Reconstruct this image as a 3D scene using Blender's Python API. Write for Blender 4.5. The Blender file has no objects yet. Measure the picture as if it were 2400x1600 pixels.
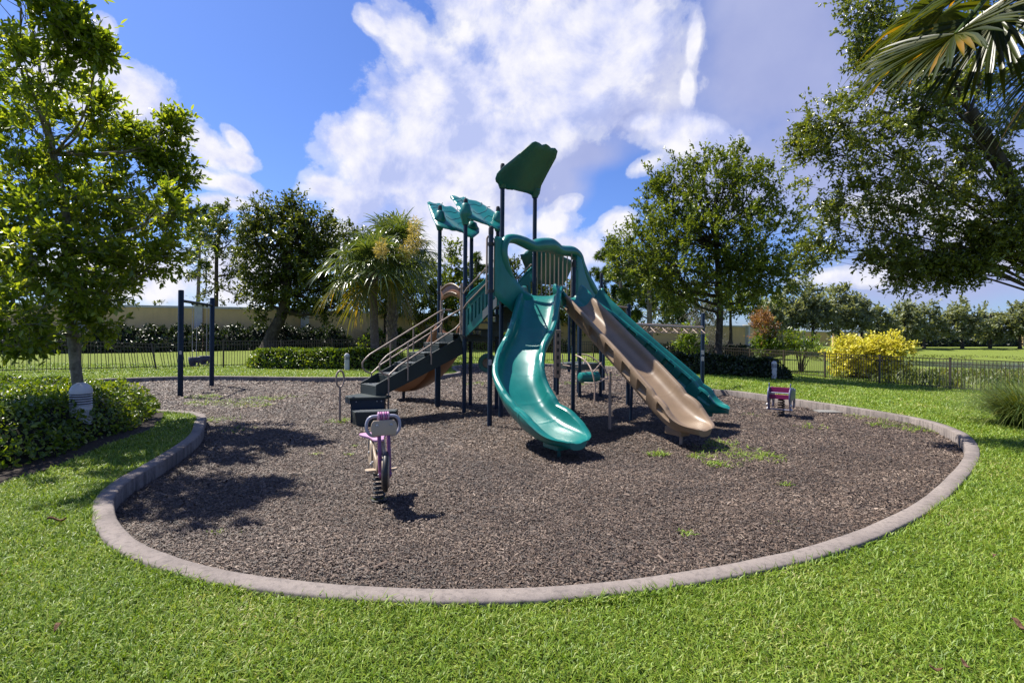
import bpy, math, random
import numpy as np
from mathutils import Vector, Matrix
from mathutils.geometry import delaunay_2d_cdt
random.seed(7)
SC = bpy.context.scene
COL = SC.collection
PI = math.pi

# ------------------------------------------------------------------ camera
CAMZ = 1.57          # metres above the lawn
MZ = -0.12           # mulch level
HY = 783.0           # row of the horizon in the 2400 px photograph
F = 1200.0
ROLL = math.radians(0.45)
CR, SR = math.cos(ROLL), math.sin(ROLL)

def ray(u, v):
    i, j = u - 1200.0, HY - v
    return ((i*CR - j*SR)/F, (i*SR + j*CR)/F)

def P(u, v, Y):
    a, b = ray(u, v)
    return Vector((a*Y, Y, CAMZ + b*Y))

def G(u, v, z=0.0):
    a, b = ray(u, v)
    Y = (z - CAMZ)/b
    return Vector((a*Y, Y, z))

def XU(u, Y):
    return (u-1200.0)/F*Y

# ------------------------------------------------------------------ objects
def tag(o, label=None, cat=None, group=None, kind=None):
    if label: o['label'] = label
    if cat: o['category'] = cat
    if group: o['group'] = group
    if kind: o['kind'] = kind
    return o

ORG = {}
def empty(name, loc, label, cat, group=None):
    o = bpy.data.objects.new(name, None)
    COL.objects.link(o)
    o.location = loc
    o.empty_display_size = 0.2
    ORG[o.name] = Vector(loc)
    return tag(o, label, cat, group)

def org(o):
    return ORG.get(o.name, Vector((0, 0, 0))) if o else Vector((0, 0, 0))

def link(name, me, mat, parent=None):
    if mat: me.materials.append(mat)
    o = bpy.data.objects.new(name, me)
    COL.objects.link(o)
    if parent:
        o.parent = parent
        ORG[o.name] = org(parent)
    return o

def np_obj(name, V, Fc, mat, parent=None, smooth=False):
    V = np.asarray(V, dtype=np.float32).reshape(-1, 3)
    if parent: V = V - np.array(org(parent), dtype=np.float32)
    Fc = np.asarray(Fc, dtype=np.int32)
    me = bpy.data.meshes.new(name)
    me.vertices.add(len(V)); me.vertices.foreach_set('co', V.ravel())
    me.loops.add(Fc.size); me.loops.foreach_set('vertex_index', Fc.ravel())
    me.polygons.add(len(Fc))
    me.polygons.foreach_set('loop_start', np.arange(0, Fc.size, Fc.shape[1], dtype=np.int32))
    me.update(calc_edges=True)
    if smooth: me.shade_smooth()
    return link(name, me, mat, parent)

def catmull(pts, n):
    pts = [Vector(p) for p in pts]
    p = [pts[0]*2 - pts[1]] + pts + [pts[-1]*2 - pts[-2]]
    out = []
    m = len(pts) - 1
    for k in range(n):
        t = k/(n-1)*m
        i = min(int(t), m-1); t -= i
        a, b, c, d = p[i], p[i+1], p[i+2], p[i+3]
        out.append(0.5*((2*b) + (c-a)*t + (2*a-5*b+4*c-d)*t*t + (3*b-a-3*c+d)*t*t*t))
    return out

class MB:
    def __init__(s): s.v = []; s.f = []
    def add(s, vs, fs):
        o = len(s.v)
        s.v += [tuple(v) for v in vs]
        s.f += [tuple(i+o for i in f) for f in fs]
        return s
    def box(s, c, size, M=None):
        x, y, z = [k/2 for k in size]
        vs = [Vector((sx*x, sy*y, sz*z)) for sx in (-1, 1) for sy in (-1, 1) for sz in (-1, 1)]
        if M is not None: vs = [M @ v for v in vs]
        c = Vector(c)
        return s.add([v+c for v in vs], [(0,1,3,2),(4,6,7,5),(0,4,5,1),(2,3,7,6),(0,2,6,4),(1,5,7,3)])
    def bar(s, a, b, w, h, up=(0, 0, 1)):
        a, b = Vector(a), Vector(b)
        d = b-a
        L = d.length
        y = d.normalized(); x = y.cross(Vector(up))
        if x.length < 1e-4: x = y.cross(Vector((1, 0, 0)))
        x.normalize(); z = x.cross(y)
        M = Matrix((x, y, z)).transposed()
        return s.box((a+b)/2, (w, L, h), M)
    def tube(s, pts, r, seg=8, caps=True, closed=False):
        pts = [Vector(p) for p in pts]
        n = len(pts)
        rs = r if isinstance(r, (list, tuple)) else [r]*n
        T = []
        for i in range(n):
            if closed: t = pts[(i+1) % n] - pts[i-1]
            else: t = pts[min(i+1, n-1)] - pts[max(i-1, 0)]
            T.append(t.normalized() if t.length > 1e-9 else Vector((0, 0, 1)))
        u = T[0].cross(Vector((0, 0, 1)))
        if u.length < 1e-3: u = T[0].cross(Vector((1, 0, 0)))
        u.normalize()
        vs = []
        for i in range(n):
            u = u - T[i]*u.dot(T[i])
            if u.length < 1e-6: u = T[i].orthogonal()
            u.normalize()
            w = T[i].cross(u)
            ri = rs[i]
            ra, rb = ri if isinstance(ri, tuple) else (ri, ri)
            for k in range(seg):
                a = 2*PI*k/seg
                vs.append(pts[i] + u*math.cos(a)*ra + w*math.sin(a)*rb)
        fs = []
        for i in range(n if closed else n-1):
            j = (i+1) % n
            for k in range(seg):
                l = (k+1) % seg
                fs.append((i*seg+k, i*seg+l, j*seg+l, j*seg+k))
        if caps and not closed:
            fs.append(tuple(range(seg-1, -1, -1)))
            fs.append(tuple((n-1)*seg+k for k in range(seg)))
        return s.add(vs, fs)
    def lathe(s, prof, seg=20, c=(0, 0, 0), M=None):
        c = Vector(c); vs = []; fs = []
        n = len(prof)
        for r, z in prof:
            for k in range(seg):
                a = 2*PI*k/seg
                p = Vector((r*math.cos(a), r*math.sin(a), z))
                vs.append((M @ p if M is not None else p) + c)
        for i in range(n-1):
            for k in range(seg):
                l = (k+1) % seg
                fs.append((i*seg+k, i*seg+l, (i+1)*seg+l, (i+1)*seg+k))
        fs.append(tuple(range(seg-1, -1, -1))); fs.append(tuple((n-1)*seg+k for k in range(seg)))
        return s.add(vs, fs)
    def prism(s, poly, o, ux, uy, t):
        """closed 2-D outline -> plate of thickness t centred on its plane"""
        o, ux, uy = Vector(o), Vector(ux), Vector(uy)
        nz = ux.cross(uy).normalized()
        n = len(poly)
        vs = [o + ux*a + uy*b + nz*t/2 for a, b in poly] + [o + ux*a + uy*b - nz*t/2 for a, b in poly]
        fs = [tuple(range(n)), tuple(range(2*n-1, n-1, -1))]
        for i in range(n):
            j = (i+1) % n
            fs.append((i, i+n, j+n, j))
        return s.add(vs, fs)
    def ball(s, c, r, seg=10, rings=6, sc=(1, 1, 1)):
        prof = [(max(1e-4, r*math.sin(PI*i/rings)), -r*math.cos(PI*i/rings)) for i in range(rings+1)]
        M = Matrix.Diagonal(Vector(sc))
        return s.lathe(prof, seg, c, M)
    def build(s, name, mat, parent=None, smooth=None, bevel=0.0, bseg=2):
        me = bpy.data.meshes.new(name)
        o0 = org(parent)
        me.from_pydata([tuple(Vector(v)-o0) for v in s.v], [], s.f)
        me.update()
        import bmesh
        bm = bmesh.new(); bm.from_mesh(me)
        bmesh.ops.recalc_face_normals(bm, faces=bm.faces)
        if bevel > 0:
            ed = [e for e in bm.edges if len(e.link_faces) == 2 and e.calc_face_angle(0) > 0.6]
            bmesh.ops.bevel(bm, geom=ed, offset=bevel, segments=bseg, profile=0.5, affect='EDGES', clamp_overlap=True)
        bm.to_mesh(me); bm.free()
        if smooth:
            me.shade_smooth()
            me.set_sharp_from_angle(angle=math.radians(smooth))
        return link(name, me, mat, parent)

def slab(outline, o, ux, uy, t, disp, step):
    """sheet of thickness t over a 2-D outline, bent along its normal by disp(a, b)"""
    o, ux, uy = Vector(o), Vector(ux), Vector(uy)
    nz = ux.cross(uy).normalized()
    outl = []
    n = len(outline)
    for i in range(n):
        a, b = Vector(outline[i]), Vector(outline[(i+1) % n])
        k = max(1, int((b-a).length/step))
        for j in range(k): outl.append(a.lerp(b, j/k))
    n = len(outl)
    xs = [p[0] for p in outl]; ys = [p[1] for p in outl]
    pts = list(outl)
    def inside(x, y):
        c = False
        for i in range(n):
            x1, y1 = outl[i]; x2, y2 = outl[i-1]
            if (y1 > y) != (y2 > y) and x < (x2-x1)*(y-y1)/(y2-y1)+x1: c = not c
        return c
    x = min(xs)+step/2
    while x < max(xs):
        y = min(ys)+step/2
        while y < max(ys):
            if inside(x, y) and min((Vector((x, y))-p).length for p in outl) > step*0.45: pts.append(Vector((x, y)))
            y += step
        x += step
    r = delaunay_2d_cdt(pts, [(i, (i+1) % n) for i in range(n)], [], 0, 1e-6)
    vv, ff = r[0], r[2]
    ff = [f for f in ff if inside(sum(vv[i][0] for i in f)/3, sum(vv[i][1] for i in f)/3)]
    m = len(vv)
    def edge_round(p):
        d = min((p-q).length for q in outl)
        return min(1.0, 0.25+d/(t*0.9))
    top, bot = [], []
    for p in vv:
        p = Vector(p)
        h = disp(p[0], p[1]); e = edge_round(p)
        top.append(o+ux*p[0]+uy*p[1]+nz*(h+t/2*e)); bot.append(o+ux*p[0]+uy*p[1]+nz*(h-t/2*e))
    mb = MB()
    fs = [tuple(f) for f in ff] + [tuple(i+m for i in reversed(f)) for f in ff]
    cnt = {}
    for f in ff:
        for i in range(3):
            a, b = f[i], f[(i+1) % 3]
            cnt[(a, b)] = 1
    for (a, b) in list(cnt):
        if (b, a) not in cnt: fs.append((b, a, a+m, b+m))
    mb.add(top+bot, fs)
    return mb

# ------------------------------------------------------------------ node helpers
def newmat(name):
    m = bpy.data.materials.new(name); m.use_nodes = True
    nt = m.node_tree; nt.nodes.clear()
    out = nt.nodes.new('ShaderNodeOutputMaterial')
    return m, nt, out

def N(nt, typ, **kw):
    n = nt.nodes.new(typ)
    for k, v in kw.items(): setattr(n, k, v)
    return n

def setin(nt, node, key, val):
    s = node.inputs[key]
    if isinstance(val, bpy.types.NodeSocket): nt.links.new(val, s)
    else: s.default_value = val

def MATH(nt, op, a, b=None, c=None, clamp=False):
    n = N(nt, 'ShaderNodeMath', operation=op, use_clamp=clamp)
    setin(nt, n, 0, a)
    if b is not None: setin(nt, n, 1, b)
    if c is not None: setin(nt, n, 2, c)
    return n.outputs[0]

def NOISE(nt, vec, scale, detail=4, rough=0.55, dist=0.0):
    n = N(nt, 'ShaderNodeTexNoise')
    if vec is not None: nt.links.new(vec, n.inputs['Vector'])
    n.inputs['Scale'].default_value = scale; n.inputs['Detail'].default_value = detail
    n.inputs['Roughness'].default_value = rough; n.inputs['Distortion'].default_value = dist
    return n.outputs['Fac']

ALB = 0.80      # overall reflectance level of the painted-in colours
def RAMP(nt, fac, stops, interp='LINEAR'):
    n = N(nt, 'ShaderNodeValToRGB')
    cr = n.color_ramp; cr.interpolation = interp
    while len(cr.elements) < len(stops): cr.elements.new(0.5)
    for e, (p, c) in zip(cr.elements, stops):
        e.position = p
        e.color = (c[0]*ALB, c[1]*ALB, c[2]*ALB, 1) if isinstance(c, (tuple, list)) else (c, c, c, 1)
    nt.links.new(fac, n.inputs[0])
    return n.outputs[0]

def MIX(nt, fac, a, b, blend='MIX'):
    n = N(nt, 'ShaderNodeMix', data_type='RGBA', blend_type=blend)
    setin(nt, n, 0, fac)
    for key, val in ((6, a), (7, b)):
        if isinstance(val, bpy.types.NodeSocket): nt.links.new(val, n.inputs[key])
        else:
            k = ALB if blend == 'MIX' else 1.0
            n.inputs[key].default_value = (val[0]*k, val[1]*k, val[2]*k, 1)
    return n.outputs[2]

def BSDF(nt, out, color, rough=0.5, spec=0.5, metal=0.0, bump=None, bstr=0.3, bdist=0.01, coat=0.0):
    b = N(nt, 'ShaderNodeBsdfPrincipled')
    if isinstance(color, bpy.types.NodeSocket): nt.links.new(color, b.inputs['Base Color'])
    else: b.inputs['Base Color'].default_value = (color[0], color[1], color[2], 1)
    setin(nt, b, 'Roughness', rough)
    b.inputs['Specular IOR Level'].default_value = spec
    b.inputs['Metallic'].default_value = metal
    b.inputs['Coat Weight'].default_value = coat
    if bump is not None:
        bn = N(nt, 'ShaderNodeBump'); nt.links.new(bump, bn.inputs['Height'])
        bn.inputs['Strength'].default_value = bstr; bn.inputs['Distance'].default_value = bdist
        nt.links.new(bn.outputs[0], b.inputs['Normal'])
    if out is not None: nt.links.new(b.outputs[0], out.inputs[0])
    return b

def geo_pos(nt):
    return N(nt, 'ShaderNodeNewGeometry').outputs['Position']

def plastic(name, c, rough=0.34, var=0.18, scratch=0.12, spec=0.5):
    m, nt, out = newmat(name)
    p = geo_pos(nt)
    n1 = NOISE(nt, p, 2.2, 5, 0.6)
    n2 = NOISE(nt, p, 55, 3, 0.6)
    col = MIX(nt, RAMP(nt, n1, [(0.3, 0.0), (0.75, 1.0)]), [k*(1-var) for k in c], [min(1, k*(1+var)+0.012*var) for k in c])
    col = MIX(nt, MATH(nt, 'MULTIPLY', RAMP(nt, n2, [(0.55, 0.0), (0.8, 1.0)]), scratch), col, [min(1, k*0.6+0.14) for k in c])
    r = MATH(nt, 'MULTIPLY_ADD', n1, 0.22, rough-0.09)
    BSDF(nt, out, col, r, spec, bump=NOISE(nt, p, 260, 2, 0.5), bstr=0.12, bdist=0.001)
    return m

def leafmat(name, stops, rough=0.42, trans=0.4, tcol=(1.5, 1.35, 0.45), spec=0.45):
    m, nt, out = newmat(name)
    g = N(nt, 'ShaderNodeNewGeometry')
    rnd = g.outputs['Random Per Island']
    lo = NOISE(nt, g.outputs['Position'], 0.8, 2, 0.5)
    f = MATH(nt, 'ADD', MATH(nt, 'MULTIPLY', rnd, 0.7), MATH(nt, 'MULTIPLY', MATH(nt, 'SUBTRACT', lo, 0.2), 0.5), clamp=True)
    col = RAMP(nt, f, stops)
    b = BSDF(nt, None, col, rough, spec)
    t = N(nt, 'ShaderNodeBsdfTranslucent')
    nt.links.new(MIX(nt, 1.0, col, tcol, 'MULTIPLY'), t.inputs[0])
    mx = N(nt, 'ShaderNodeMixShader'); mx.inputs[0].default_value = trans
    nt.links.new(b.outputs[0], mx.inputs[1]); nt.links.new(t.outputs[0], mx.inputs[2])
    nt.links.new(mx.outputs[0], out.inputs[0])
    return m
# ------------------------------------------------------------------ materials
M = {}
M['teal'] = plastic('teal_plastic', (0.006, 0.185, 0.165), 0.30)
M['teal_shaded'] = plastic('shaded_teal_plastic', (0.004, 0.10, 0.095), 0.36)  # the teal again, with the shade of undersides and grooves put into its colour
M['tan_plastic'] = plastic('tan_plastic', (0.265, 0.187, 0.122), 0.36)
M['brown_plastic'] = plastic('brown_plastic', (0.30, 0.13, 0.05), 0.36)
M['tan_metal'] = plastic('tan_powder_coat', (0.36, 0.27, 0.215), 0.38, 0.08, 0.05)
M['navy'] = plastic('navy_powder_coat', (0.004, 0.019, 0.045), 0.42, 0.15, 0.04, 0.3)
M['black'] = plastic('black_coating', (0.012, 0.013, 0.016), 0.5, 0.1, 0.05)
M['step'] = plastic('dark_green_vinyl_coating', (0.022, 0.036, 0.036), 0.55, 0.15, 0.15)
M['grey_step'] = plastic('grey_coating', (0.17, 0.19, 0.2), 0.6, 0.1, 0.1)
M['pink'] = plastic('pink_plastic', (0.42, 0.11, 0.32), 0.4, 0.1, 0.05)
M['pale_pink'] = plastic('pale_pink_plastic', (0.55, 0.30, 0.48), 0.42, 0.08, 0.05)
M['purple'] = plastic('purple_plastic', (0.20, 0.05, 0.17), 0.4, 0.1, 0.05)
M['magenta'] = plastic('magenta_plastic', (0.30, 0.012, 0.12), 0.4, 0.1, 0.05)
M['slate'] = plastic('slate_blue_plastic', (0.09, 0.10, 0.22), 0.42, 0.1, 0.05)
M['sage'] = plastic('sage_green_plastic', (0.13, 0.18, 0.14), 0.45, 0.1, 0.05)
M['beige'] = plastic('beige_plastic', (0.45, 0.35, 0.25), 0.45, 0.08, 0.08)
M['lilac_grey'] = plastic('lilac_grey_coating', (0.35, 0.35, 0.45), 0.35, 0.1, 0.05)
M['white'] = plastic('white_paint', (0.62, 0.61, 0.62), 0.45, 0.05, 0.04)
M['sticker'] = plastic('white_sticker', (0.75, 0.74, 0.74), 0.5, 0.02, 0.0)
M['sticker_print'] = plastic('grey_print', (0.25, 0.22, 0.25), 0.5, 0.02, 0.0)
M['dark_slot'] = plastic('dark_louvre', (0.02, 0.02, 0.022), 0.6, 0.05, 0.0)
M['swing_blue'] = plastic('slate_rubber', (0.05, 0.058, 0.10), 0.6, 0.15, 0.1)
M['fence'] = plastic('bronze_fence_paint', (0.055, 0.040, 0.032), 0.45, 0.15, 0.1)
M['steel'] = plastic('galvanised_steel', (0.42, 0.42, 0.43), 0.4, 0.1, 0.05)
M['rust'] = plastic('rusty_chain', (0.2, 0.09, 0.045), 0.7, 0.2, 0.1)
M['slab'] = plastic('grey_slab', (0.2, 0.195, 0.18), 0.8, 0.15, 0.2)

def mat_concrete():
    m, nt, out = newmat('concrete_kerb')
    p = geo_pos(nt)
    a = NOISE(nt, p, 1.3, 6, 0.65); b = NOISE(nt, p, 22, 5, 0.7); c = NOISE(nt, p, 160, 2, 0.5)
    col = RAMP(nt, a, [(0.25, (0.135, 0.115, 0.106)), (0.5, (0.24, 0.205, 0.187)), (0.8, (0.315, 0.27, 0.24))])
    col = MIX(nt, RAMP(nt, b, [(0.48, 0.0), (0.70, 0.8)]), col, (0.12, 0.105, 0.10))
    # drip stains run down the faces: noise stretched along z
    mp = N(nt, 'ShaderNodeMapping'); nt.links.new(p, mp.inputs[0]); mp.inputs['Scale'].default_value = (7, 7, 0.6)
    st = RAMP(nt, NOISE(nt, mp.outputs[0], 1.5, 4, 0.6), [(0.46, 0.0), (0.66, 1.0)])
    nz = N(nt, 'ShaderNodeSeparateXYZ'); nt.links.new(N(nt, 'ShaderNodeNewGeometry').outputs['Normal'], nz.inputs[0])
    side = MATH(nt, 'SUBTRACT', 1.0, MATH(nt, 'ABSOLUTE', nz.outputs[2]), clamp=True)
    col = MIX(nt, MATH(nt, 'MULTIPLY', MATH(nt, 'MULTIPLY', st, side), 0.9), col, (0.045, 0.04, 0.04))
    col = MIX(nt, MATH(nt, 'MULTIPLY', RAMP(nt, c, [(0.6, 0.0), (0.75, 1.0)]), 0.35), col, (0.6, 0.55, 0.5))
    h = MATH(nt, 'ADD', MATH(nt, 'MULTIPLY', b, 0.7), MATH(nt, 'MULTIPLY', c, 0.3))
    BSDF(nt, out, col, 0.88, 0.25, bump=h, bstr=0.6, bdist=0.006)
    return m
M['concrete'] = mat_concrete()

def mat_lawn():
    m, nt, out = newmat('lawn_ground')
    p = geo_pos(nt)
    a = NOISE(nt, p, 0.35, 5, 0.6); b = NOISE(nt, p, 9, 5, 0.65); c = NOISE(nt, p, 60, 4, 0.7)
    col = RAMP(nt, c, [(0.3, (0.07, 0.11, 0.016)), (0.52, (0.19, 0.255, 0.036)), (0.75, (0.34, 0.36, 0.085))])
    col = MIX(nt, MATH(nt, 'MULTIPLY', RAMP(nt, b, [(0.5, 0.0), (0.75, 1.0)]), 0.45), col, (0.27, 0.24, 0.11))
    col = MIX(nt, MATH(nt, 'MULTIPLY', RAMP(nt, a, [(0.45, 0.0), (0.7, 1.0)]), 0.5), col, (0.23, 0.28, 0.065))
    h = MATH(nt, 'ADD', MATH(nt, 'MULTIPLY', b, 0.5), c)
    BSDF(nt, out, col, 0.9, 0.15, bump=h, bstr=0.9, bdist=0.05)
    return m
M['lawn'] = mat_lawn()

def mat_mulch():
    m, nt, out = newmat('bark_mulch')
    p = geo_pos(nt)
    v = N(nt, 'ShaderNodeTexVoronoi', feature='F1'); nt.links.new(p, v.inputs['Vector']); v.inputs['Scale'].default_value = 55
    b = NOISE(nt, p, 30, 5, 0.7); a = NOISE(nt, p, 0.5, 5, 0.6)
    sep = N(nt, 'ShaderNodeSeparateColor'); nt.links.new(v.outputs['Color'], sep.inputs[0])
    col = RAMP(nt, sep.outputs[0], [(0.0, (0.022, 0.018, 0.017)), (0.5, (0.075, 0.060, 0.052)), (0.85, (0.16, 0.12, 0.095)), (1.0, (0.32, 0.25, 0.20))])
    col = MIX(nt, MATH(nt, 'MULTIPLY', RAMP(nt, a, [(0.4, 0.0), (0.7, 1.0)]), 0.35), col, (0.09, 0.06, 0.04))
    h = MATH(nt, 'ADD', MATH(nt, 'MULTIPLY', v.outputs['Distance'], 1.0), b)
    BSDF(nt, out, col, 0.8, 0.3, bump=h, bstr=1.0, bdist=0.03)
    return m
M['mulch'] = mat_mulch()

def mat_island(name, stops, rough, spec, trans=0.0):
    m, nt, out = newmat(name)
    g = N(nt, 'ShaderNodeNewGeometry')
    lo = NOISE(nt, g.outputs['Position'], 0.9, 5, 0.65)
    f = MATH(nt, 'ADD', MATH(nt, 'MULTIPLY', g.outputs['Random Per Island'], 0.85),
             MATH(nt, 'MULTIPLY', MATH(nt, 'SUBTRACT', lo, 0.45), 0.95), clamp=True)
    col = RAMP(nt, f, stops)
    b = BSDF(nt, None, col, rough, spec)
    if trans:
        t = N(nt, 'ShaderNodeBsdfTranslucent'); nt.links.new(MIX(nt, 1.0, col, (1.25, 1.2, 0.6), 'MULTIPLY'), t.inputs[0])
        mx = N(nt, 'ShaderNodeMixShader'); mx.inputs[0].default_value = trans
        nt.links.new(b.outputs[0], mx.inputs[1]); nt.links.new(t.outputs[0], mx.inputs[2]); nt.links.new(mx.outputs[0], out.inputs[0])
    else: nt.links.new(b.outputs[0], out.inputs[0])
    return m
M['chips'] = mat_island('mulch_chips', [(0.0, (0.030, 0.024, 0.022)), (0.30, (0.066, 0.047, 0.038)), (0.58, (0.122, 0.085, 0.065)),
                                        (0.86, (0.20, 0.142, 0.105)), (1.0, (0.42, 0.33, 0.26))], 0.60, 0.4)
M['grass'] = mat_island('grass_blades', [(0.0, (0.085, 0.165, 0.013)), (0.35, (0.18, 0.30, 0.024)), (0.66, (0.27, 0.39, 0.040)), (0.88, (0.38, 0.44, 0.09)), (1.0, (0.58, 0.50, 0.26))], 0.48, 0.35, 0.32)
M['leaf_bright'] = leafmat('bright_leaves', [(0.0, (0.055, 0.105, 0.014)), (0.40, (0.17, 0.26, 0.026)), (0.8, (0.32, 0.41, 0.045)), (1.0, (0.50, 0.50, 0.09))], 0.32, 0.55, (1.6, 1.4, 0.5), 0.7)
M['leaf_oak'] = leafmat('oak_leaves', [(0.0, (0.040, 0.068, 0.013)), (0.5, (0.125, 0.185, 0.030)), (0.9, (0.24, 0.29, 0.046)), (1.0, (0.40, 0.37, 0.06))], 0.38, 0.4)
M['leaf_oak_near'] = leafmat('near_oak_leaves', [(0.0, (0.050, 0.072, 0.017)), (0.5, (0.135, 0.185, 0.034)), (0.88, (0.25, 0.30, 0.05)), (1.0, (0.44, 0.38, 0.06))], 0.28, 0.42, spec=0.7)
M['leaf_dark'] = leafmat('dark_leaves', [(0.0, (0.024, 0.040, 0.012)), (0.5, (0.080, 0.115, 0.022)), (0.9, (0.20, 0.24, 0.042)), (1.0, (0.34, 0.32, 0.07))], 0.34, 0.32)
M['leaf_far_haze'] = leafmat('hazed_far_oak_leaves', [(0.0, (0.10, 0.13, 0.085)), (0.5, (0.22, 0.26, 0.155)), (0.9, (0.36, 0.40, 0.24)), (1.0, (0.45, 0.46, 0.27))], 0.5, 0.35)  # distance haze is put into these paler, greyer leaf tones
M['leaf_pine'] = leafmat('pine_needles', [(0.0, (0.027, 0.060, 0.012)), (0.5, (0.068, 0.128, 0.021)), (1.0, (0.165, 0.225, 0.045))], 0.45, 0.3)
M['leaf_hedge'] = leafmat('hedge_leaves', [(0.0, (0.028, 0.070, 0.010)), (0.5, (0.11, 0.19, 0.018)), (0.85, (0.26, 0.34, 0.03)), (1.0, (0.44, 0.46, 0.07))], 0.32, 0.42, spec=0.6)
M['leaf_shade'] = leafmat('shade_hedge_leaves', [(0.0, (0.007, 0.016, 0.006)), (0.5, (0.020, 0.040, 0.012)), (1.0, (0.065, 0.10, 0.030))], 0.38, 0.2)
M['leaf_yellow'] = leafmat('yellow_leaves', [(0.0, (0.20, 0.26, 0.015)), (0.22, (0.66, 0.62, 0.05)), (0.75, (0.90, 0.80, 0.14)), (1.0, (0.97, 0.92, 0.38))], 0.42, 0.4, (1.0, 1.0, 0.6))
M['leaf_red'] = leafmat('bronze_leaves', [(0.0, (0.14, 0.09, 0.05)), (0.5, (0.33, 0.16, 0.085)), (1.0, (0.42, 0.28, 0.14))], 0.5, 0.35)
M['twig_grey'] = leafmat('grey_twigs', [(0.0, (0.14, 0.14, 0.11)), (1.0, (0.30, 0.29, 0.25))], 0.8, 0.0)
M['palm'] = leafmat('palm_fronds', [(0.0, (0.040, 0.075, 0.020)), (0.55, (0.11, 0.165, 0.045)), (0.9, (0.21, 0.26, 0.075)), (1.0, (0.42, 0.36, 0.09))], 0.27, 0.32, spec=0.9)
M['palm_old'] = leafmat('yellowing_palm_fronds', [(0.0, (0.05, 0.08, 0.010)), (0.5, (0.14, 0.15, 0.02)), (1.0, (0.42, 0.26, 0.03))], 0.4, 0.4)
M['palm_near_backlit'] = leafmat('backlit_near_palm_fronds', [(0.0, (0.016, 0.030, 0.004)), (0.5, (0.045, 0.066, 0.007)), (0.80, (0.11, 0.115, 0.010)), (0.88, (0.45, 0.22, 0.015)), (1.0, (0.6, 0.33, 0.03))], 0.36, 0.4, spec=0.45)  # the dark of backlit fronds is put into the low tones
M['flower'] = leafmat('palm_flower', [(0.0, (0.42, 0.35, 0.10)), (1.0, (0.72, 0.60, 0.28))], 0.7, 0.3)
M['reed'] = leafmat('reed_blades', [(0.0, (0.042, 0.084, 0.017)), (0.6, (0.112, 0.168, 0.028)), (0.9, (0.280, 0.280, 0.070)), (1.0, (0.504, 0.392, 0.168))], 0.45, 0.3)
M['marsh'] = leafmat('marsh_plants', [(0.0, (0.05, 0.08, 0.015)), (0.6, (0.12, 0.16, 0.03)), (0.9, (0.24, 0.24, 0.06)), (1.0, (0.32, 0.22, 0.13))], 0.5, 0.3)

def mat_bark(name, c1, c2, scale=9.0, zs=0.35):
    m, nt, out = newmat(name)
    p = geo_pos(nt)
    mp = N(nt, 'ShaderNodeMapping'); nt.links.new(p, mp.inputs[0]); mp.inputs['Scale'].default_value = (1, 1, zs)
    a = NOISE(nt, mp.outputs[0], scale, 6, 0.7, 0.4); b = NOISE(nt, p, scale*0.5, 4, 0.6)
    col = RAMP(nt, a, [(0.3, c1), (0.7, c2)])
    col = MIX(nt, MATH(nt, 'MULTIPLY', RAMP(nt, b, [(0.52, 0.0), (0.62, 1.0)]), 0.5), col, [k*1.25+0.03 for k in c2])
    BSDF(nt, out, col, 0.9, 0.2, bump=a, bstr=0.8, bdist=0.02)
    return m
M['bark_grey'] = mat_bark('grey_mottled_bark', (0.10, 0.088, 0.07), (0.32, 0.29, 0.24), 14, 0.6)
M['bark_dark'] = mat_bark('dark_oak_bark', (0.03, 0.024, 0.02), (0.10, 0.085, 0.07))
M['bark_palm'] = mat_bark('palm_trunk', (0.10, 0.075, 0.062), (0.24, 0.19, 0.155), 16, 2.5)
M['bark_pine'] = mat_bark('pine_bark', (0.09, 0.07, 0.06), (0.28, 0.25, 0.23), 10, 0.3)
M['boot'] = mat_bark('palm_boots', (0.12, 0.10, 0.085), (0.34, 0.29, 0.24), 20, 0.4)
M['soil'] = mat_bark('bed_soil', (0.018, 0.013, 0.011), (0.05, 0.038, 0.03), 30, 1)
M['core'] = mat_bark('hedge_dark_core', (0.004, 0.006, 0.003), (0.014, 0.018, 0.008), 20, 1)  # near-black colour carries the shade inside the hedges
M['dead_leaf'] = mat_bark('dead_leaf', (0.08, 0.042, 0.025), (0.20, 0.115, 0.07), 40, 1)

def mat_wall():
    m, nt, out = newmat('cream_stucco')
    p = geo_pos(nt)
    a = NOISE(nt, p, 0.6, 5, 0.6); b = NOISE(nt, p, 70, 3, 0.6)
    col = RAMP(nt, a, [(0.3, (0.72, 0.50, 0.235)), (0.7, (0.84, 0.60, 0.30))])
    mp = N(nt, 'ShaderNodeMapping'); nt.links.new(p, mp.inputs[0]); mp.inputs['Scale'].default_value = (3, 3, 0.25)
    col = MIX(nt, MATH(nt, 'MULTIPLY', RAMP(nt, NOISE(nt, mp.outputs[0], 1.2, 5, 0.6), [(0.5, 0.0), (0.75, 1.0)]), 0.25), col, (0.26, 0.2, 0.13))
    BSDF(nt, out, col, 0.9, 0.2, bump=b, bstr=0.3, bdist=0.01)
    return m
M['wall'] = mat_wall()
M['wall_cap'] = plastic('white_trim', (0.62, 0.6, 0.57), 0.8, 0.1, 0.2, 0.2)

def mat_water():
    m, nt, out = newmat('pond_water')
    p = geo_pos(nt)
    n = NOISE(nt, p, 1.6, 4, 0.6)
    BSDF(nt, out, (0.03, 0.04, 0.045), 0.12, 0.5, bump=n, bstr=0.25, bdist=0.1)
    return m
M['water'] = mat_water()
ALB = 1.0
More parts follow.
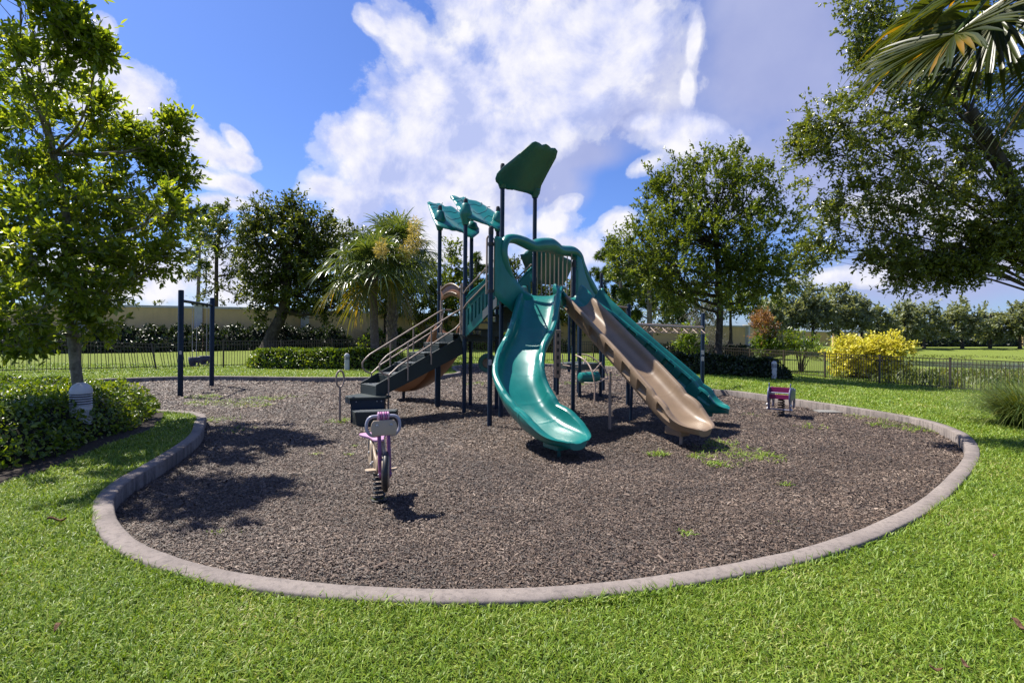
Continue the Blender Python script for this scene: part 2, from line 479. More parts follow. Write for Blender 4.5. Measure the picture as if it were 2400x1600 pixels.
# ------------------------------------------------------------------ camera, sun, sky
cam = bpy.data.cameras.new('camera'); co = bpy.data.objects.new('camera', cam); COL.objects.link(co)
cam.lens = 18; cam.sensor_width = 36; cam.clip_start = 0.05; cam.clip_end = 4000
cam.shift_y = -(800.0-HY)/2400.0
co.matrix_world = Matrix.Translation((0, 0, CAMZ)) @ Matrix.Rotation(math.radians(90), 4, 'X') @ Matrix.Rotation(ROLL, 4, 'Z')
SC.camera = co

SUN_EL = math.radians(57)
SD = Vector((-0.885*math.cos(SUN_EL), 0.466*math.cos(SUN_EL), math.sin(SUN_EL))).normalized()   # towards the sun
sl = bpy.data.lights.new('sun', 'SUN'); so = bpy.data.objects.new('sun', sl); COL.objects.link(so)
sl.energy = 5.0; sl.angle = math.radians(0.5); sl.color = (1.0, 0.94, 0.845)
so.rotation_euler = (-SD).to_track_quat('-Z', 'Y').to_euler()

W = bpy.data.worlds.new('World'); SC.world = W; W.use_nodes = True
nt = W.node_tree; nt.nodes.clear()
wout = N(nt, 'ShaderNodeOutputWorld')
sky = N(nt, 'ShaderNodeTexSky', sky_type='NISHITA')
sky.sun_disc = False; sky.sun_elevation = SUN_EL
sky.sun_rotation = math.atan2(SD.x, SD.y)
sky.air_density = 1.0; sky.dust_density = 0.6; sky.ozone_density = 3.0
bg1 = N(nt, 'ShaderNodeBackground'); bg1.inputs[1].default_value = 0.0625
nt.links.new(MIX(nt, 1.0, sky.outputs[0], (0.67, 0.85, 1.34), 'MULTIPLY'), bg1.inputs[0])

tc = N(nt, 'ShaderNodeTexCoord').outputs['Generated']
sp = N(nt, 'ShaderNodeSeparateXYZ'); nt.links.new(tc, sp.inputs[0])
az = MATH(nt, 'ARCTAN2', sp.outputs[0], sp.outputs[1])
el = MATH(nt, 'ARCSINE', sp.outputs[2])
cb = N(nt, 'ShaderNodeCombineXYZ'); nt.links.new(az, cb.inputs[0]); nt.links.new(el, cb.inputs[1])
SPH = cb.outputs[0]

def azel(u, v):
    a, b = ray(u, v)
    d = Vector((a, 1, b)).normalized()
    return math.atan2(d.x, d.y), math.asin(d.z)

def blob(u, v, ru, rv, rot=0.0):
    """falloff 1..0 of a cloud mass that stands at the sky direction seen at (u, v)"""
    a0, e0 = azel(u, v)
    ra = abs(azel(u+ru, v)[0]-azel(u-ru, v)[0])/2
    re = abs(azel(u, v-rv)[1]-azel(u, v+rv)[1])/2
    mp = N(nt, 'ShaderNodeMapping', vector_type='TEXTURE')
    nt.links.new(SPH, mp.inputs[0])
    mp.inputs['Location'].default_value = (a0, e0, 0)
    mp.inputs['Rotation'].default_value = (0, 0, math.radians(rot))
    mp.inputs['Scale'].default_value = (ra, re, 1)
    ln = N(nt, 'ShaderNodeVectorMath', operation='LENGTH'); nt.links.new(mp.outputs[0], ln.inputs[0])
    return MATH(nt, 'SUBTRACT', 1.0, ln.outputs[1])

def union(bl, k=0.25):
    s = bl[0]
    for b in bl[1:]: s = MATH(nt, 'SMOOTH_MAX', s, b, k)
    return s

def cnoise(vec):
    w = N(nt, 'ShaderNodeTexNoise'); nt.links.new(vec, w.inputs['Vector'])
    w.inputs['Scale'].default_value = 6.0; w.inputs['Detail'].default_value = 11; w.inputs['Roughness'].default_value = 0.69
    w.inputs['Distortion'].default_value = 0.25
    v = N(nt, 'ShaderNodeTexVoronoi', feature='SMOOTH_F1'); nt.links.new(vec, v.inputs['Vector'])
    v.inputs['Scale'].default_value = 15.0; v.inputs['Detail'].default_value = 2.0; v.inputs['Smoothness'].default_value = 0.35
    return MATH(nt, 'ADD', MATH(nt, 'MULTIPLY', w.outputs['Fac'], 0.75), MATH(nt, 'MULTIPLY', MATH(nt, 'SUBTRACT', 0.75, v.outputs['Distance']), 0.18))

nA = cnoise(tc)
off = N(nt, 'ShaderNodeVectorMath', operation='ADD'); nt.links.new(tc, off.inputs[0])
off.inputs[1].default_value = (-0.022, 0.0, 0.026)
nB = cnoise(off.outputs[0])

cum = [  # puffy white cumulus
    (330, 250, 210, 120, -28), (180, 190, 190, 130, -20), (470, 330, 120, 60, -40), (555, 330, 60, 25, -40), (560, 375, 75, 34, -10),
    (565, 437, 90, 34, -8), (470, 415, 70, 30, -10), (240, 60, 40, 40, 0), (400, 300, 120, 90, 0),
    (880, 55, 60, 40, -20), (960, 95, 120, 80, -25), (1040, 165, 90, 70, -40), (1250, 110, 260, 170, -10), (1430, 110, 230, 190, 0), (1130, 20, 130, 50, 0),
    (960, 230, 120, 90, 10), (860, 320, 150, 80, 22), (1000, 330, 160, 120, 0), (760, 440, 80, 45, 0), (840, 470, 110, 70, 10), (1000, 430, 140, 110, 0),
    (1130, 400, 120, 130, 0), (1100, 300, 140, 130, 0), (1250, 300, 200, 110, 5), (1190, 330, 40, 30, 0), (1080, 560, 200, 120, 0), (900, 570, 200, 90, 0),
    (1625, 95, 26, 110, -8), (1610, 200, 22, 70, 0), (1570, 315, 150, 62, -8), (1500, 290, 60, 36, 0), (1680, 330, 90, 50, -15), (1520, 385, 60, 34, 20),
    (1330, 480, 45, 28, 20), (1290, 520, 80, 45, 0), (1450, 530, 55, 50, 30), (1320, 600, 160, 70, 0),
    (1150, 200, 260, 140, 0), (1000, 260, 170, 150, 0), (930, 380, 190, 110, 10), (1330, 200, 260, 150, 0), (1060, 480, 240, 120, 0),
    (2080, 480, 140, 50, 0), (2320, 610, 170, 36, 0), (1990, 650, 190, 34, 0), (2250, 520, 120, 50, 0),
    (520, 475, 130, 26, 4), (300, 640, 260, 90, 0), (560, 640, 160, 110, 0),
]
veil = [  # thin blue-grey high cloud
    (1830, 120, 330, 330, 0), (1980, 330, 330, 260, 0), (1700, 420, 230, 130, 0), (1480, 200, 240, 220, 0), (1300, 360, 240, 70, 0),
    (2200, 640, 420, 120, 0), (2180, 480, 380, 200, 0), (1260, 420, 150, 120, 0), (1100, 450, 240, 180, 0),
]
dCum = union([blob(*c) for c in cum], 0.22)
dVeil = union([blob(*c) for c in veil], 0.3)
# unseen clouds behind the camera, thickened to whiten the ambient light
back = MATH(nt, 'MULTIPLY', RAMP(nt, sp.outputs[1], [(0.0, 1.0), (0.2, 0.0)]), 0.42)
base_ = MATH(nt, 'MAXIMUM', MATH(nt, 'MULTIPLY', dCum, 1.3), MATH(nt, 'SUBTRACT', back, 0.36))
body = MATH(nt, 'ADD', MATH(nt, 'ADD', 0.36, base_), MATH(nt, 'MULTIPLY', MATH(nt, 'SUBTRACT', nA, 0.48), 2.6))
aCum = RAMP(nt, MATH(nt, 'ADD', body, 0.0), [(0.06, 0.0), (0.28, 0.42), (0.80, 1.0)], 'EASE')
soft = NOISE(nt, tc, 3.0, 6, 0.55)
aVeil = RAMP(nt, MATH(nt, 'ADD', dVeil, MATH(nt, 'MULTIPLY', MATH(nt, 'SUBTRACT', soft, 0.5), 1.1)), [(0.0, 0.0), (0.55, 0.85)], 'EASE')
# light on the puffs: denser away from the sun = shaded side
lit = MATH(nt, 'ADD', MATH(nt, 'MULTIPLY', MATH(nt, 'SUBTRACT', nA, nB), 3.2), 0.72)
thick = RAMP(nt, body, [(0.35, 0.0), (1.1, 1.0)])
lit = MATH(nt, 'SUBTRACT', lit, MATH(nt, 'MULTIPLY', MATH(nt, 'MULTIPLY', thick, MATH(nt, 'SUBTRACT', soft, 0.36)), 0.9))
shade = [(1160, 210, 60, 40, -40), (1080, 240, 60, 90, 20), (1120, 330, 150, 60, 10), (930, 400, 150, 60, 15), (900, 500, 150, 70, 0), (1180, 300, 120, 60, 0), (1440, 260, 180, 60, 0), (350, 330, 120, 40, -20), (1050, 170, 70, 40, -40), (1700, 250, 140, 120, 0)]
dSh = union([blob(*c) for c in shade], 0.25)
lit = MATH(nt, 'SUBTRACT', lit, MATH(nt, 'MULTIPLY', RAMP(nt, dSh, [(0.0, 0.0), (0.8, 1.0)]), 0.55), clamp=True)
ccol = RAMP(nt, lit, [(0.0, (0.50, 0.57, 0.90)), (0.35, (0.68, 0.72, 0.97)), (0.65, (0.84, 0.85, 0.98)), (1.0, (0.97, 0.96, 1.0))])
bgV = N(nt, 'ShaderNodeBackground'); bgV.inputs[1].default_value = 0.43
nt.links.new(RAMP(nt, soft, [(0.3, (0.44, 0.49, 0.83)), (0.7, (0.66, 0.70, 0.98))]), bgV.inputs[0])
bgC = N(nt, 'ShaderNodeBackground'); bgC.inputs[1].default_value = 0.50
nt.links.new(ccol, bgC.inputs[0])
m1 = N(nt, 'ShaderNodeMixShader'); nt.links.new(aVeil, m1.inputs[0]); nt.links.new(bg1.outputs[0], m1.inputs[1]); nt.links.new(bgV.outputs[0], m1.inputs[2])
m2 = N(nt, 'ShaderNodeMixShader'); nt.links.new(aCum, m2.inputs[0]); nt.links.new(m1.outputs[0], m2.inputs[1]); nt.links.new(bgC.outputs[0], m2.inputs[2])
nt.links.new(m2.outputs[0], wout.inputs[0])
W.cycles.sampling_method = 'MANUAL'; W.cycles.sample_map_resolution = 512

vs = SC.view_settings
SC.display_settings.display_device = 'sRGB'
vs.view_transform = 'Standard'; vs.look = 'None'; vs.gamma = 1.0; vs.exposure = 1.02; vs.use_curve_mapping = False
cy = SC.cycles
cy.max_bounces = 7; cy.diffuse_bounces = 3; cy.glossy_bounces = 3; cy.transmission_bounces = 5; cy.transparent_max_bounces = 8
cy.sample_clamp_indirect = 6.0; cy.use_denoising = True
try: cy.denoising_prefilter = 'ACCURATE'
except Exception: pass
# ------------------------------------------------------------------ ground
def sst(a, b, x):
    t = np.clip((x-a)/(b-a), 0, 1); return t*t*(3-2*t)

def gz(x, y):
    """height of the lawn"""
    x = np.asarray(x, float); y = np.asarray(y, float)
    z = -0.42*sst(6, 17, x)*sst(3, 12, y)
    z = z + 0.55*sst(24, 34, y)*sst(4, -10, x)
    z = z + 0.10*sst(32, 44, y)*sst(-8, 2, x)*sst(14, 6, x)
    far = sst(52, 75, y)*sst(10, 30, x)
    z = z + far*0.60
    q = np.sqrt(((x-46)/17.0)**2+((y-44)/13.0)**2)
    z = z - 0.85*sst(1.25, 0.72, q)
    return z
def gzf(x, y): return float(gz(x, y))

# kerb: the middle of its top, read off the photograph and laid on the ground plane
near_px = [(452, 966), (466, 990), (455, 1018), (412, 1050), (350, 1088), (288, 1123), (249, 1158), (243, 1192), (256, 1229), (288, 1266), (345, 1297),
           (430, 1326), (565, 1354), (714, 1374), (918, 1388), (1122, 1392), (1327, 1383), (1531, 1363), (1735, 1330), (1939, 1282), (2092, 1222), (2194, 1163),
           (2256, 1100), (2278, 1061), (2270, 1031), (2240, 1008), (2163, 982), (2040, 960), (1888, 938), (1735, 917), (1640, 907)]
KZ = 0.035
near = [G(u, v, KZ) for u, v in near_px]
far_px = [(1560, 880), (1480, 862), (1410, 857), (1323, 853), (1230, 851), (1133, 851), (1075, 856), (1062, 861), (1076, 871), (1050, 876), (1010, 880), (868, 883), (706, 883), (485, 881), (332, 884), (204, 889), (76, 896)]
farp = [G(u, v, KZ) for u, v in far_px]
close = [Vector((-15.6, 15.2, KZ)), Vector((-15.9, 13.6, KZ)), Vector((-13.5, 11.9, KZ)), Vector((-10.5, 10.7, KZ)), Vector((-8.0, 10.15, KZ))]
loop = near + farp + close
# smooth closed curve
def closed_curve(pts, per):
    n = len(pts); out = []
    for i in range(n):
        a, b, c, d = pts[i-1], pts[i], pts[(i+1) % n], pts[(i+2) % n]
        L = (c-b).length; k = max(3, int(L/per))
        for j in range(k):
            t = j/k
            out.append(0.5*((2*b) + (c-a)*t + (2*a-5*b+4*c-d)*t*t + (3*b-a-3*c+d)*t*t*t))
    return out
KL = closed_curve(loop, 0.28)
KA = np.array([(p.x, p.y) for p in KL])
area = 0.5*np.sum(KA[:, 0]*np.roll(KA[:, 1], -1)-np.roll(KA[:, 0], -1)*KA[:, 1])
if area < 0: KL = KL[::-1]; KA = KA[::-1].copy()
tn = np.roll(KA, -1, 0)-np.roll(KA, 1, 0); tn /= np.linalg.norm(tn, axis=1)[:, None]
KN = np.stack([-tn[:, 1], tn[:, 0]], 1)         # points inwards

def in_poly(x, y, poly):
    x = np.asarray(x); y = np.asarray(y)
    c = np.zeros(x.shape, bool)
    px, py = poly[:, 0], poly[:, 1]
    j = len(poly)-1
    for i in range(len(poly)):
        cond = (py[i] > y) != (py[j] > y)
        with np.errstate(divide='ignore', invalid='ignore'):
            xi = (px[j]-px[i])*(y-py[i])/(py[j]-py[i])+px[i]
        c ^= cond & (x < xi)
        j = i
    return c

HW = 0.078
n = len(KA)
rows = [(-HW, -0.25), (-HW, KZ-0.012), (-HW+0.012, KZ), (HW-0.014, KZ), (HW, KZ-0.014), (HW, -0.25)]
rngk = np.random.default_rng(4)
wob = np.convolve(rngk.normal(0, 0.006, n+8), np.ones(9)/9, 'valid')[:n]*2
V = []
for (o_, z_) in rows:
    lat = KA + KN*(o_ + wob[:, None])
    zz = z_ + np.where(np.full(n, z_) > -0.2, gz(KA[:, 0], KA[:, 1])*0 + wob*0.6, 0)
    V.append(np.concatenate([lat, zz[:, None]], 1))
V = np.concatenate(V)
Fk = []
for r in range(len(rows)-1):
    for i in range(n):
        j = (i+1) % n
        Fk.append((r*n+i, r*n+j, (r+1)*n+j, (r+1)*n+i))
kerb = np_obj('kerb', V, Fk, M['concrete'], smooth=False); kerb.data.shade_smooth(); kerb.data.set_sharp_from_angle(angle=math.radians(50))
tag(kerb, kind='structure')

# mulch: a sheet under the play area with low relief
gx, gy = np.meshgrid(np.arange(-17, 9, 0.2), np.arange(2.6, 28, 0.2))
ins = in_poly(gx.ravel(), gy.ravel(), KA)
def mulch_z(x, y):
    return MZ + 0.018*np.sin(x*1.3+0.4*y)*np.sin(y*1.1-0.3*x) + 0.012*np.sin(2.9*x+1.7*y)
nx, ny = gx.shape[1], gx.shape[0]
Vm = np.stack([gx.ravel(), gy.ravel(), mulch_z(gx.ravel(), gy.ravel())], 1)
near_in = in_poly(gx.ravel(), gy.ravel(), KA + KN*(-0.3))
keepv = near_in.reshape(ny, nx)
Fm = []
for j in range(ny-1):
    for i in range(nx-1):
        if keepv[j, i] or keepv[j+1, i+1] or keepv[j, i+1] or keepv[j+1, i]:
            Fm.append((j*nx+i, j*nx+i+1, (j+1)*nx+i+1, (j+1)*nx+i))
used = np.unique(np.array(Fm)); remap = -np.ones(len(Vm), int); remap[used] = np.arange(len(used))
# drop the sheet outside the kerb below the lawn
Vm2 = Vm[used]
mulch = np_obj('mulch_bed', Vm2, remap[np.array(Fm)], M['mulch'], smooth=True); tag(mulch, kind='structure')

# lawn: one sheet to the horizon with the mulch bed cut out
pts = [Vector((float(a), float(b))) for a, b in KA[::1]]
nk = len(pts)
cons = [(i, (i+1) % nk) for i in range(nk)]
R_ = 1500.0
base = len(pts)
pts += [Vector((-R_, -R_)), Vector((R_, -R_)), Vector((R_, R_)), Vector((-R_, R_))]
cons += [(base, base+1), (base+1, base+2), (base+2, base+3), (base+3, base)]
def addgrid(x0, x1, y0, y1, s, skip=None):
    X, Y = np.meshgrid(np.arange(x0, x1+1e-6, s), np.arange(y0, y1+1e-6, s))
    X = X.ravel()+0.013; Y = Y.ravel()+0.017
    keep = ~in_poly(X, Y, KA)
    if skip: keep &= ~((X > skip[0]-s*.4) & (X < skip[1]+s*.4) & (Y > skip[2]-s*.4) & (Y < skip[3]+s*.4))
    for a, b in zip(X[keep], Y[keep]):
        pts.append(Vector((float(a), float(b))))
addgrid(-20, 24, -2, 32, 1.0)
addgrid(-60, 90, -10, 100, 3.0, (-20, 24, -2, 32))
addgrid(-600, 600, -300, 900, 100.0, (-60, 90, -10, 100))
cd = delaunay_2d_cdt(pts, cons, [], 0, 1e-5)
vv = np.array([(p[0], p[1]) for p in cd[0]]); ff = np.array([f for f in cd[2] if len(f) == 3])
cc = vv[ff].mean(1)
ff = ff[~in_poly(cc[:, 0], cc[:, 1], KA)]
Vl = np.concatenate([vv, gz(vv[:, 0], vv[:, 1])[:, None]], 1)
lawn = np_obj('lawn', Vl, ff, M['lawn'], smooth=True); tag(lawn, kind='structure')

# pond
a = np.linspace(0, 2*PI, 48, endpoint=False)
pw = np.stack([46+17.5*np.cos(a)*(1+0.06*np.sin(3*a)), 44+13.2*np.sin(a), np.full(48, -0.95)], 1)
me = bpy.data.meshes.new('pond_water'); me.from_pydata(pw.tolist(), [], [tuple(range(48))]); me.update()
pond = link('pond_water', me, M['water']); tag(pond, kind='structure')

# ------------------------------------------------------------------ fence
def poly_resample(pl, step):
    pl = [Vector(p) for p in pl]; out = [pl[0]]; carry = step
    for a, b in zip(pl, pl[1:]):
        L = (b-a).length; d = carry
        while d <= L:
            out.append(a.lerp(b, d/L)); d += step
        carry = d - L
    return out
FL = [(-25.5, 15.5), (-18.4, 19.0), (-12.5, 22.9), (-9.5, 25.6), (-2.5, 28.8), (5, 30.2), (10.2, 31.2), (13.0, 29.6), (14.9, 22.9), (16.7, 19.5), (18.6, 16.6), (21, 13)]
FP = poly_resample([(x, y, 0) for x, y in FL], 2.44)
fe = empty('picket_fence', (0, 28.5, 0), 'dark bronze metal picket fence running round the back of the playground lawn', 'fence')
FH = 1.17
lean_i = min(range(len(FP)), key=lambda i: abs(FP[i].x/FP[i].y*1200+1200-298))
tops, bots = [], []
for i, p in enumerate(FP):
    z = gzf(p.x, p.y)
    b = Vector((p.x, p.y, z)); t = Vector((p.x, p.y, z+FH))
    if i == lean_i:
        t += Vector((-0.24, 0.02, -0.13))
    bots.append(b); tops.append(t)
rngf = random.Random(3)
for i in range(len(FP)):
    mb = MB(); d = (FP[min(i+1, len(FP)-1)]-FP[max(i-1, 0)]).normalized()
    mb.bar(bots[i]-Vector((0, 0, 0.05)), tops[i]+Vector((0, 0, 0.05)), 0.062, 0.062, d)
    mb.bar(tops[i]+Vector((0, 0, 0.05)), tops[i]+Vector((0, 0, 0.066)), 0.075, 0.075, d)
    o = mb.build('fence_post', M['fence'], fe)
    if i == lean_i: o['label'] = 'leaning fence post where the rail dips'
    if i+1 < len(FP):
        mb = MB(); a, b, c, e = tops[i], tops[i+1], bots[i], bots[i+1]
        mb.bar(a+Vector((0, 0, -0.005)), b+Vector((0, 0, -0.005)), 0.032, 0.03)
        lift = Vector((0, 0, 0.10))
        mb.bar(a.lerp(c, 0.14), b.lerp(e, 0.14), 0.026, 0.026)
        mb.bar(c+lift, e+lift, 0.026, 0.026)
        k = 22
        for j in range(1, k):
            t = j/k
            tp, bt = a.lerp(b, t), (c+lift*0.5).lerp(e+lift*0.5, t)
            if i in (lean_i-1, lean_i):
                sh = rngf.uniform(-0.05, 0.05)
                if rngf.random() < 0.12: sh *= 3.5
                dd = (e-c).normalized(); bt = bt + dd*sh
            else: tp = tp + (e-c).normalized()*rngf.uniform(-0.004, 0.004)
            mb.bar(bt, tp, 0.017, 0.017)
        mb.build('picket_panel', M['fence'], fe)

# ------------------------------------------------------------------ perimeter wall
WL = [(-44, 26, 3.15), (-26, 31, 3.15), (-14, 34.5, 3.15), (-7, 42, 3.1), (4, 45, 2.75), (22, 48, 2.45), (42, 74, 2.3), (95, 92, 2.3), (130, 80, 2.3)]
wl = empty('perimeter_wall', (-7, 42, 0.5), 'cream stucco boundary wall with pale cap behind the trees', 'wall')
mbw, mbc = MB(), MB()
for (x0, y0, z0), (x1, y1, z1) in zip(WL, WL[1:]):
    a, b = Vector((x0, y0, 0)), Vector((x1, y1, 0)); L = (b-a).length; k = max(1, int(L/5.2))
    for i in range(k):
        p, q = a.lerp(b, i/k), a.lerp(b, (i+1)/k)
        zt = z0+(z1-z0)*(i+0.5)/k
        d = (q-p).normalized()
        m_ = (p+q)/2; zb = gzf(m_.x, m_.y)-0.4
        mid = Vector((m_.x, m_.y, (zt+zb)/2))
        rot = Matrix.Rotation(math.atan2(d.y, d.x), 3, 'Z')
        mbw.box(mid, ((q-p).length-0.45, 0.2, zt-zb-0.2), rot)
        mbc.box((m_.x, m_.y, zt-0.03), ((q-p).length-0.45, 0.34, 0.14), rot)
        pb = MB(); pb.box((p.x, p.y, (zt+0.06+zb)/2), (0.46, 0.46, zt+0.06-zb), rot)
        pb.box((p.x, p.y, zt+0.12), (0.6, 0.6, 0.12), rot)
        if p.y < 80 and p.x > -32 and p.x < 45: pb.build('pillar', M['wall_cap'], wl, bevel=0.015, bseg=1)
mbw.build('wall_panel', M['wall'], wl)
mbc.build('cap', M['wall_cap'], wl)
# ------------------------------------------------------------------ play structure
Z1, Z2 = 1.57, 2.32            # tops of the two decks
ps = empty('play_structure', (0.0, 11.0, MZ), 'large teal and tan play structure with three slides stairs and leaf shaped roofs', 'play structure')
PR = 0.045

def mulchpt(x, y): return Vector((x, y, MZ-0.05))

def post(x, y, top, r=PR, mat='navy', cap=True, name='post', par=None, base=None):
    mb = MB()
    z0 = MZ-0.05 if base is None else base
    mb.lathe([(r, z0), (r, top-0.02), (r*0.9, top-0.006), (r*0.55, top)], 16, (x, y, 0))
    o = mb.build(name, M[mat], par or ps, smooth=40)
    if cap:
        c = MB(); c.lathe([(r*1.02, top-0.13), (r*1.06, top-0.11), (r*1.05, top-0.02), (r*0.8, top+0.02), (r*0.3, top+0.03)], 14, (x, y, 0))
        c.build('post_cap', M['black'], o if par is None else par, smooth=50)
    return o

def clamp(x, y, z, par, r=PR):
    mb = MB(); mb.lathe([(r*1.02, z-0.03), (r*1.32, z-0.028), (r*1.32, z+0.028), (r*1.02, z+0.03)], 14, (x, y, 0))
    mb.box((x+r*1.2, y-r*0.8, z), (0.03, 0.03, 0.045))
    mb.build('clamp', M['black'], par, smooth=40)

A = (-0.395, 9.30); Lp = (-0.215, 10.32); Rp = (0.47, 11.0); Ep = (1.37, 11.4)
B = (-1.015, 10.98); B2 = (-0.985, 12.25); C_ = (-1.66, 11.65); A3 = (-0.34, 11.62)
pA = post(*A, 3.50); pL = post(*Lp, 4.98); pR = post(*Rp, 4.95); pE = post(*Ep, 3.2)
pB = post(*B, 4.44); pB2 = post(*B2, 4.40); pC = post(*C_, 4.46); pA3 = post(*A3, 4.44)
for p_, xy, zs in ((pA, A, (2.35, 3.2)), (pB, B, (1.5, 2.55)), (pC, C_, (1.5, 2.5)), (pE, Ep, (2.3,)), (pB2, B2, (1.5,)), (pL, Lp, (2.35,)), (pA3, A3, (1.5,))):
    for z in zs: clamp(xy[0], xy[1], z, p_)
# stickers on the front post
def sticker(par, x, y, z, w, h, r=PR, rows_=4):
    d = Vector((-x*0.9, -y, 0)).normalized(); s = Vector((-d.y, d.x, 0))
    o = Vector((x, y, z)) + d*(r+0.0015)
    mb = MB(); mb.prism([(-w/2, -h/2), (w/2, -h/2), (w/2, h/2), (-w/2, h/2)], o, s, (0, 0, 1), 0.003)
    st = mb.build('sticker', M['sticker'], par)
    mb = MB()
    for k in range(rows_):
        zz = h*(0.5-(k+0.7)/(rows_+0.4))
        ww = w*(0.36 if k % 2 else 0.40)
        mb.prism([(-ww, zz-h*0.04), (ww*0.9, zz-h*0.04), (ww*0.9, zz+h*0.04), (-ww, zz+h*0.04)], o+d*0.003, s, (0, 0, 1), 0.002)
    mb.build('sticker_print', M['sticker_print'], par)
sticker(pA, A[0], A[1], 1.06, 0.055, 0.10)

# --- decks
def deck(poly, z, name='deck'):
    mb = MB(); mb.prism(poly, (0, 0, z-0.035), (1, 0, 0), (0, 1, 0), 0.07)
    for i in range(len(poly)):
        a, b = poly[i], poly[(i+1) % len(poly)]
        mb.bar((a[0], a[1], z-0.085), (b[0], b[1], z-0.085), 0.03, 0.16)
    return mb.build(name, M['step'], ps, bevel=0.008, bseg=1)
deck([C_, B, A3, B2], Z1)
HL = Vector((-0.30, 9.42, 0)); HR = Vector((1.80, 11.95, 0))
deck([(-0.22, 9.75), (0.35, 10.2), (1.0, 10.95), (1.55, 11.7), Ep, Rp, Lp], Z2)

# --- slides
def slide(pts, n, hw, h, mat, name, pockets=(), seams=(), exit_t=0.80, label=None, skirt=0.0, start_hi=1.6, entry=None):
    path = catmull(pts, n)
    prof_r = [(0.0, 0.0), (0.09, 0.004), (0.16, 0.018), (0.205, 0.05), (0.232, 0.10), (0.243, 0.16), (0.252, h), (0.268, h+0.022), (0.296, h+0.030),
              (0.322, h+0.016), (0.333, h-0.02), (0.324, 0.15), (0.313, 0.115), (0.299, 0.075), (0.281, 0.03), (0.256, -0.02), (0.21, -0.062), (0.13, -0.082), (0.0, -0.088)]
    prof = prof_r + [(-s, z) for s, z in prof_r[-2:0:-1]]
    m = len(prof); k = hw/0.252
    vs = []
    L = [0.0]
    for a, b in zip(path, path[1:]): L.append(L[-1]+(b-a).length)
    tot = L[-1]
    for i in range(n):
        t = L[i]/tot
        T = (path[min(i+1, n-1)]-path[max(i-1, 0)]).normalized()
        S = T.cross(Vector((0, 0, 1))).normalized(); U = S.cross(T)
        hs = 1.0
        if t < 0.10: hs = start_hi + (1-start_hi)*(t/0.10)
        ws = 1.0
        if t > exit_t:
            e = (t-exit_t)/(1-exit_t)
            q_ = min(1, max(0, (e-0.36)/0.64)); q_ = q_*q_*(3-2*q_)
            hs = (0.86+0.13*math.sin(min(1, e/0.45)*PI)) * (1-q_*0.95)
            ws = 1.0+0.07*math.sin(PI*min(1, e*1.1))
            if e > 0.42: ws *= (1-(0.94*min(1, (e-0.42)/0.58))**3.4)**0.5
        elif t > exit_t-0.03: hs = 1-0.14*(t-exit_t+0.03)/0.03
        seam = any(abs(L[i]-q) < 0.018 for q in seams)
        for q, (s, z) in enumerate(prof):
            s2, z2 = s*k*ws, z
            if z > 0.02: z2 = 0.02+(z-0.02)*hs
            if z < -0.01: z2 -= skirt*min(1.0, -z/0.06)*(1-max(0, (t-exit_t)/(1-exit_t)))
            qq = q if q <= 18 else 36-q
            if seam:
                if qq <= 8: z2 += 0.002 if qq < 4 else 0; s2 *= 0.994 if 3 < qq <= 6 else 1.0
                else: s2 *= 1.012
            if 11 <= qq <= 14 and t < exit_t-0.01:
                for (t0, t1) in pockets:
                    if t0 <= t <= t1:
                        s2 -= math.copysign(0.052, s2)
            if t > exit_t+0.03 and 11 <= qq <= 13 and t < exit_t+0.11 and pockets: s2 -= math.copysign(0.035, s2)
            if t > 0.985: z2 -= 0.02*((t-0.985)/0.015)**2
            vs.append(path[i]+S*s2+U*z2)
    fs = []
    for i in range(n-1):
        for q in range(m):
            l = (q+1) % m
            fs.append((i*m+q, (i+1)*m+q, (i+1)*m+l, i*m+l))
    cap0 = tuple(range(m)); cap1 = tuple((n-1)*m+q for q in range(m-1, -1, -1))
    if entry:
        ne = int(entry*n)
        eb = MB(); eb.add([v for v in vs[:(ne+1)*m]], fs[:ne*m]+[cap0])
        mb = MB(); mb.add([v for v in vs[ne*m:]], [tuple(i-ne*m for i in f) for f in fs[ne*m:]+[cap1]])
        o = mb.build(name, M[mat], ps, smooth=34)
        eo = eb.build('entry_section', M['teal'], o, smooth=34); eo['label'] = 'teal entry section of the tan slide'
    else:
        mb = MB(); mb.add(vs, fs+[cap0, cap1])
        o = mb.build(name, M[mat], ps, smooth=34)
    if label: o['label'] = label
    return o, path

# curved teal slide
cs, cpath = slide([(0.62, 10.30, 2.34), (0.56, 10.02, 2.24), (0.47, 9.55, 1.86), (0.36, 9.08, 1.46), (0.18, 8.66, 1.08), (0.12, 8.24, 0.72), (0.25, 7.82, 0.42), (0.48, 7.45, 0.23), (0.69, 7.14, 0.155), (0.90, 6.84, 0.135)],
                  220, 0.325, 0.225, 'teal', 'slide', seams=(0.62, 1.2, 1.8, 2.42, 3.1, 3.6), exit_t=0.775, start_hi=0.85, label='curved teal slide that bends towards the camera')
# straight tan slide
pk = [(0.09+0.125*k, 0.09+0.125*k+0.062) for k in range(5)] + [(0.70, 0.76)]
tsl, tpath = slide([(1.12, 10.72, 2.34), (1.22, 10.50, 2.24), (1.50, 9.97, 1.85), (1.82, 9.38, 1.40), (2.14, 8.78, 0.95), (2.40, 8.27, 0.56), (2.54, 8.00, 0.36), (2.66, 7.76, 0.24), (2.82, 7.44, 0.205)],
                  240, 0.275, 0.215, 'tan_plastic', 'slide', pockets=pk, seams=(0.75, 1.25, 1.75, 2.25, 2.75, 3.25), exit_t=0.80, start_hi=1.25, skirt=0.05, entry=0.17, label='straight tan slide in the middle')
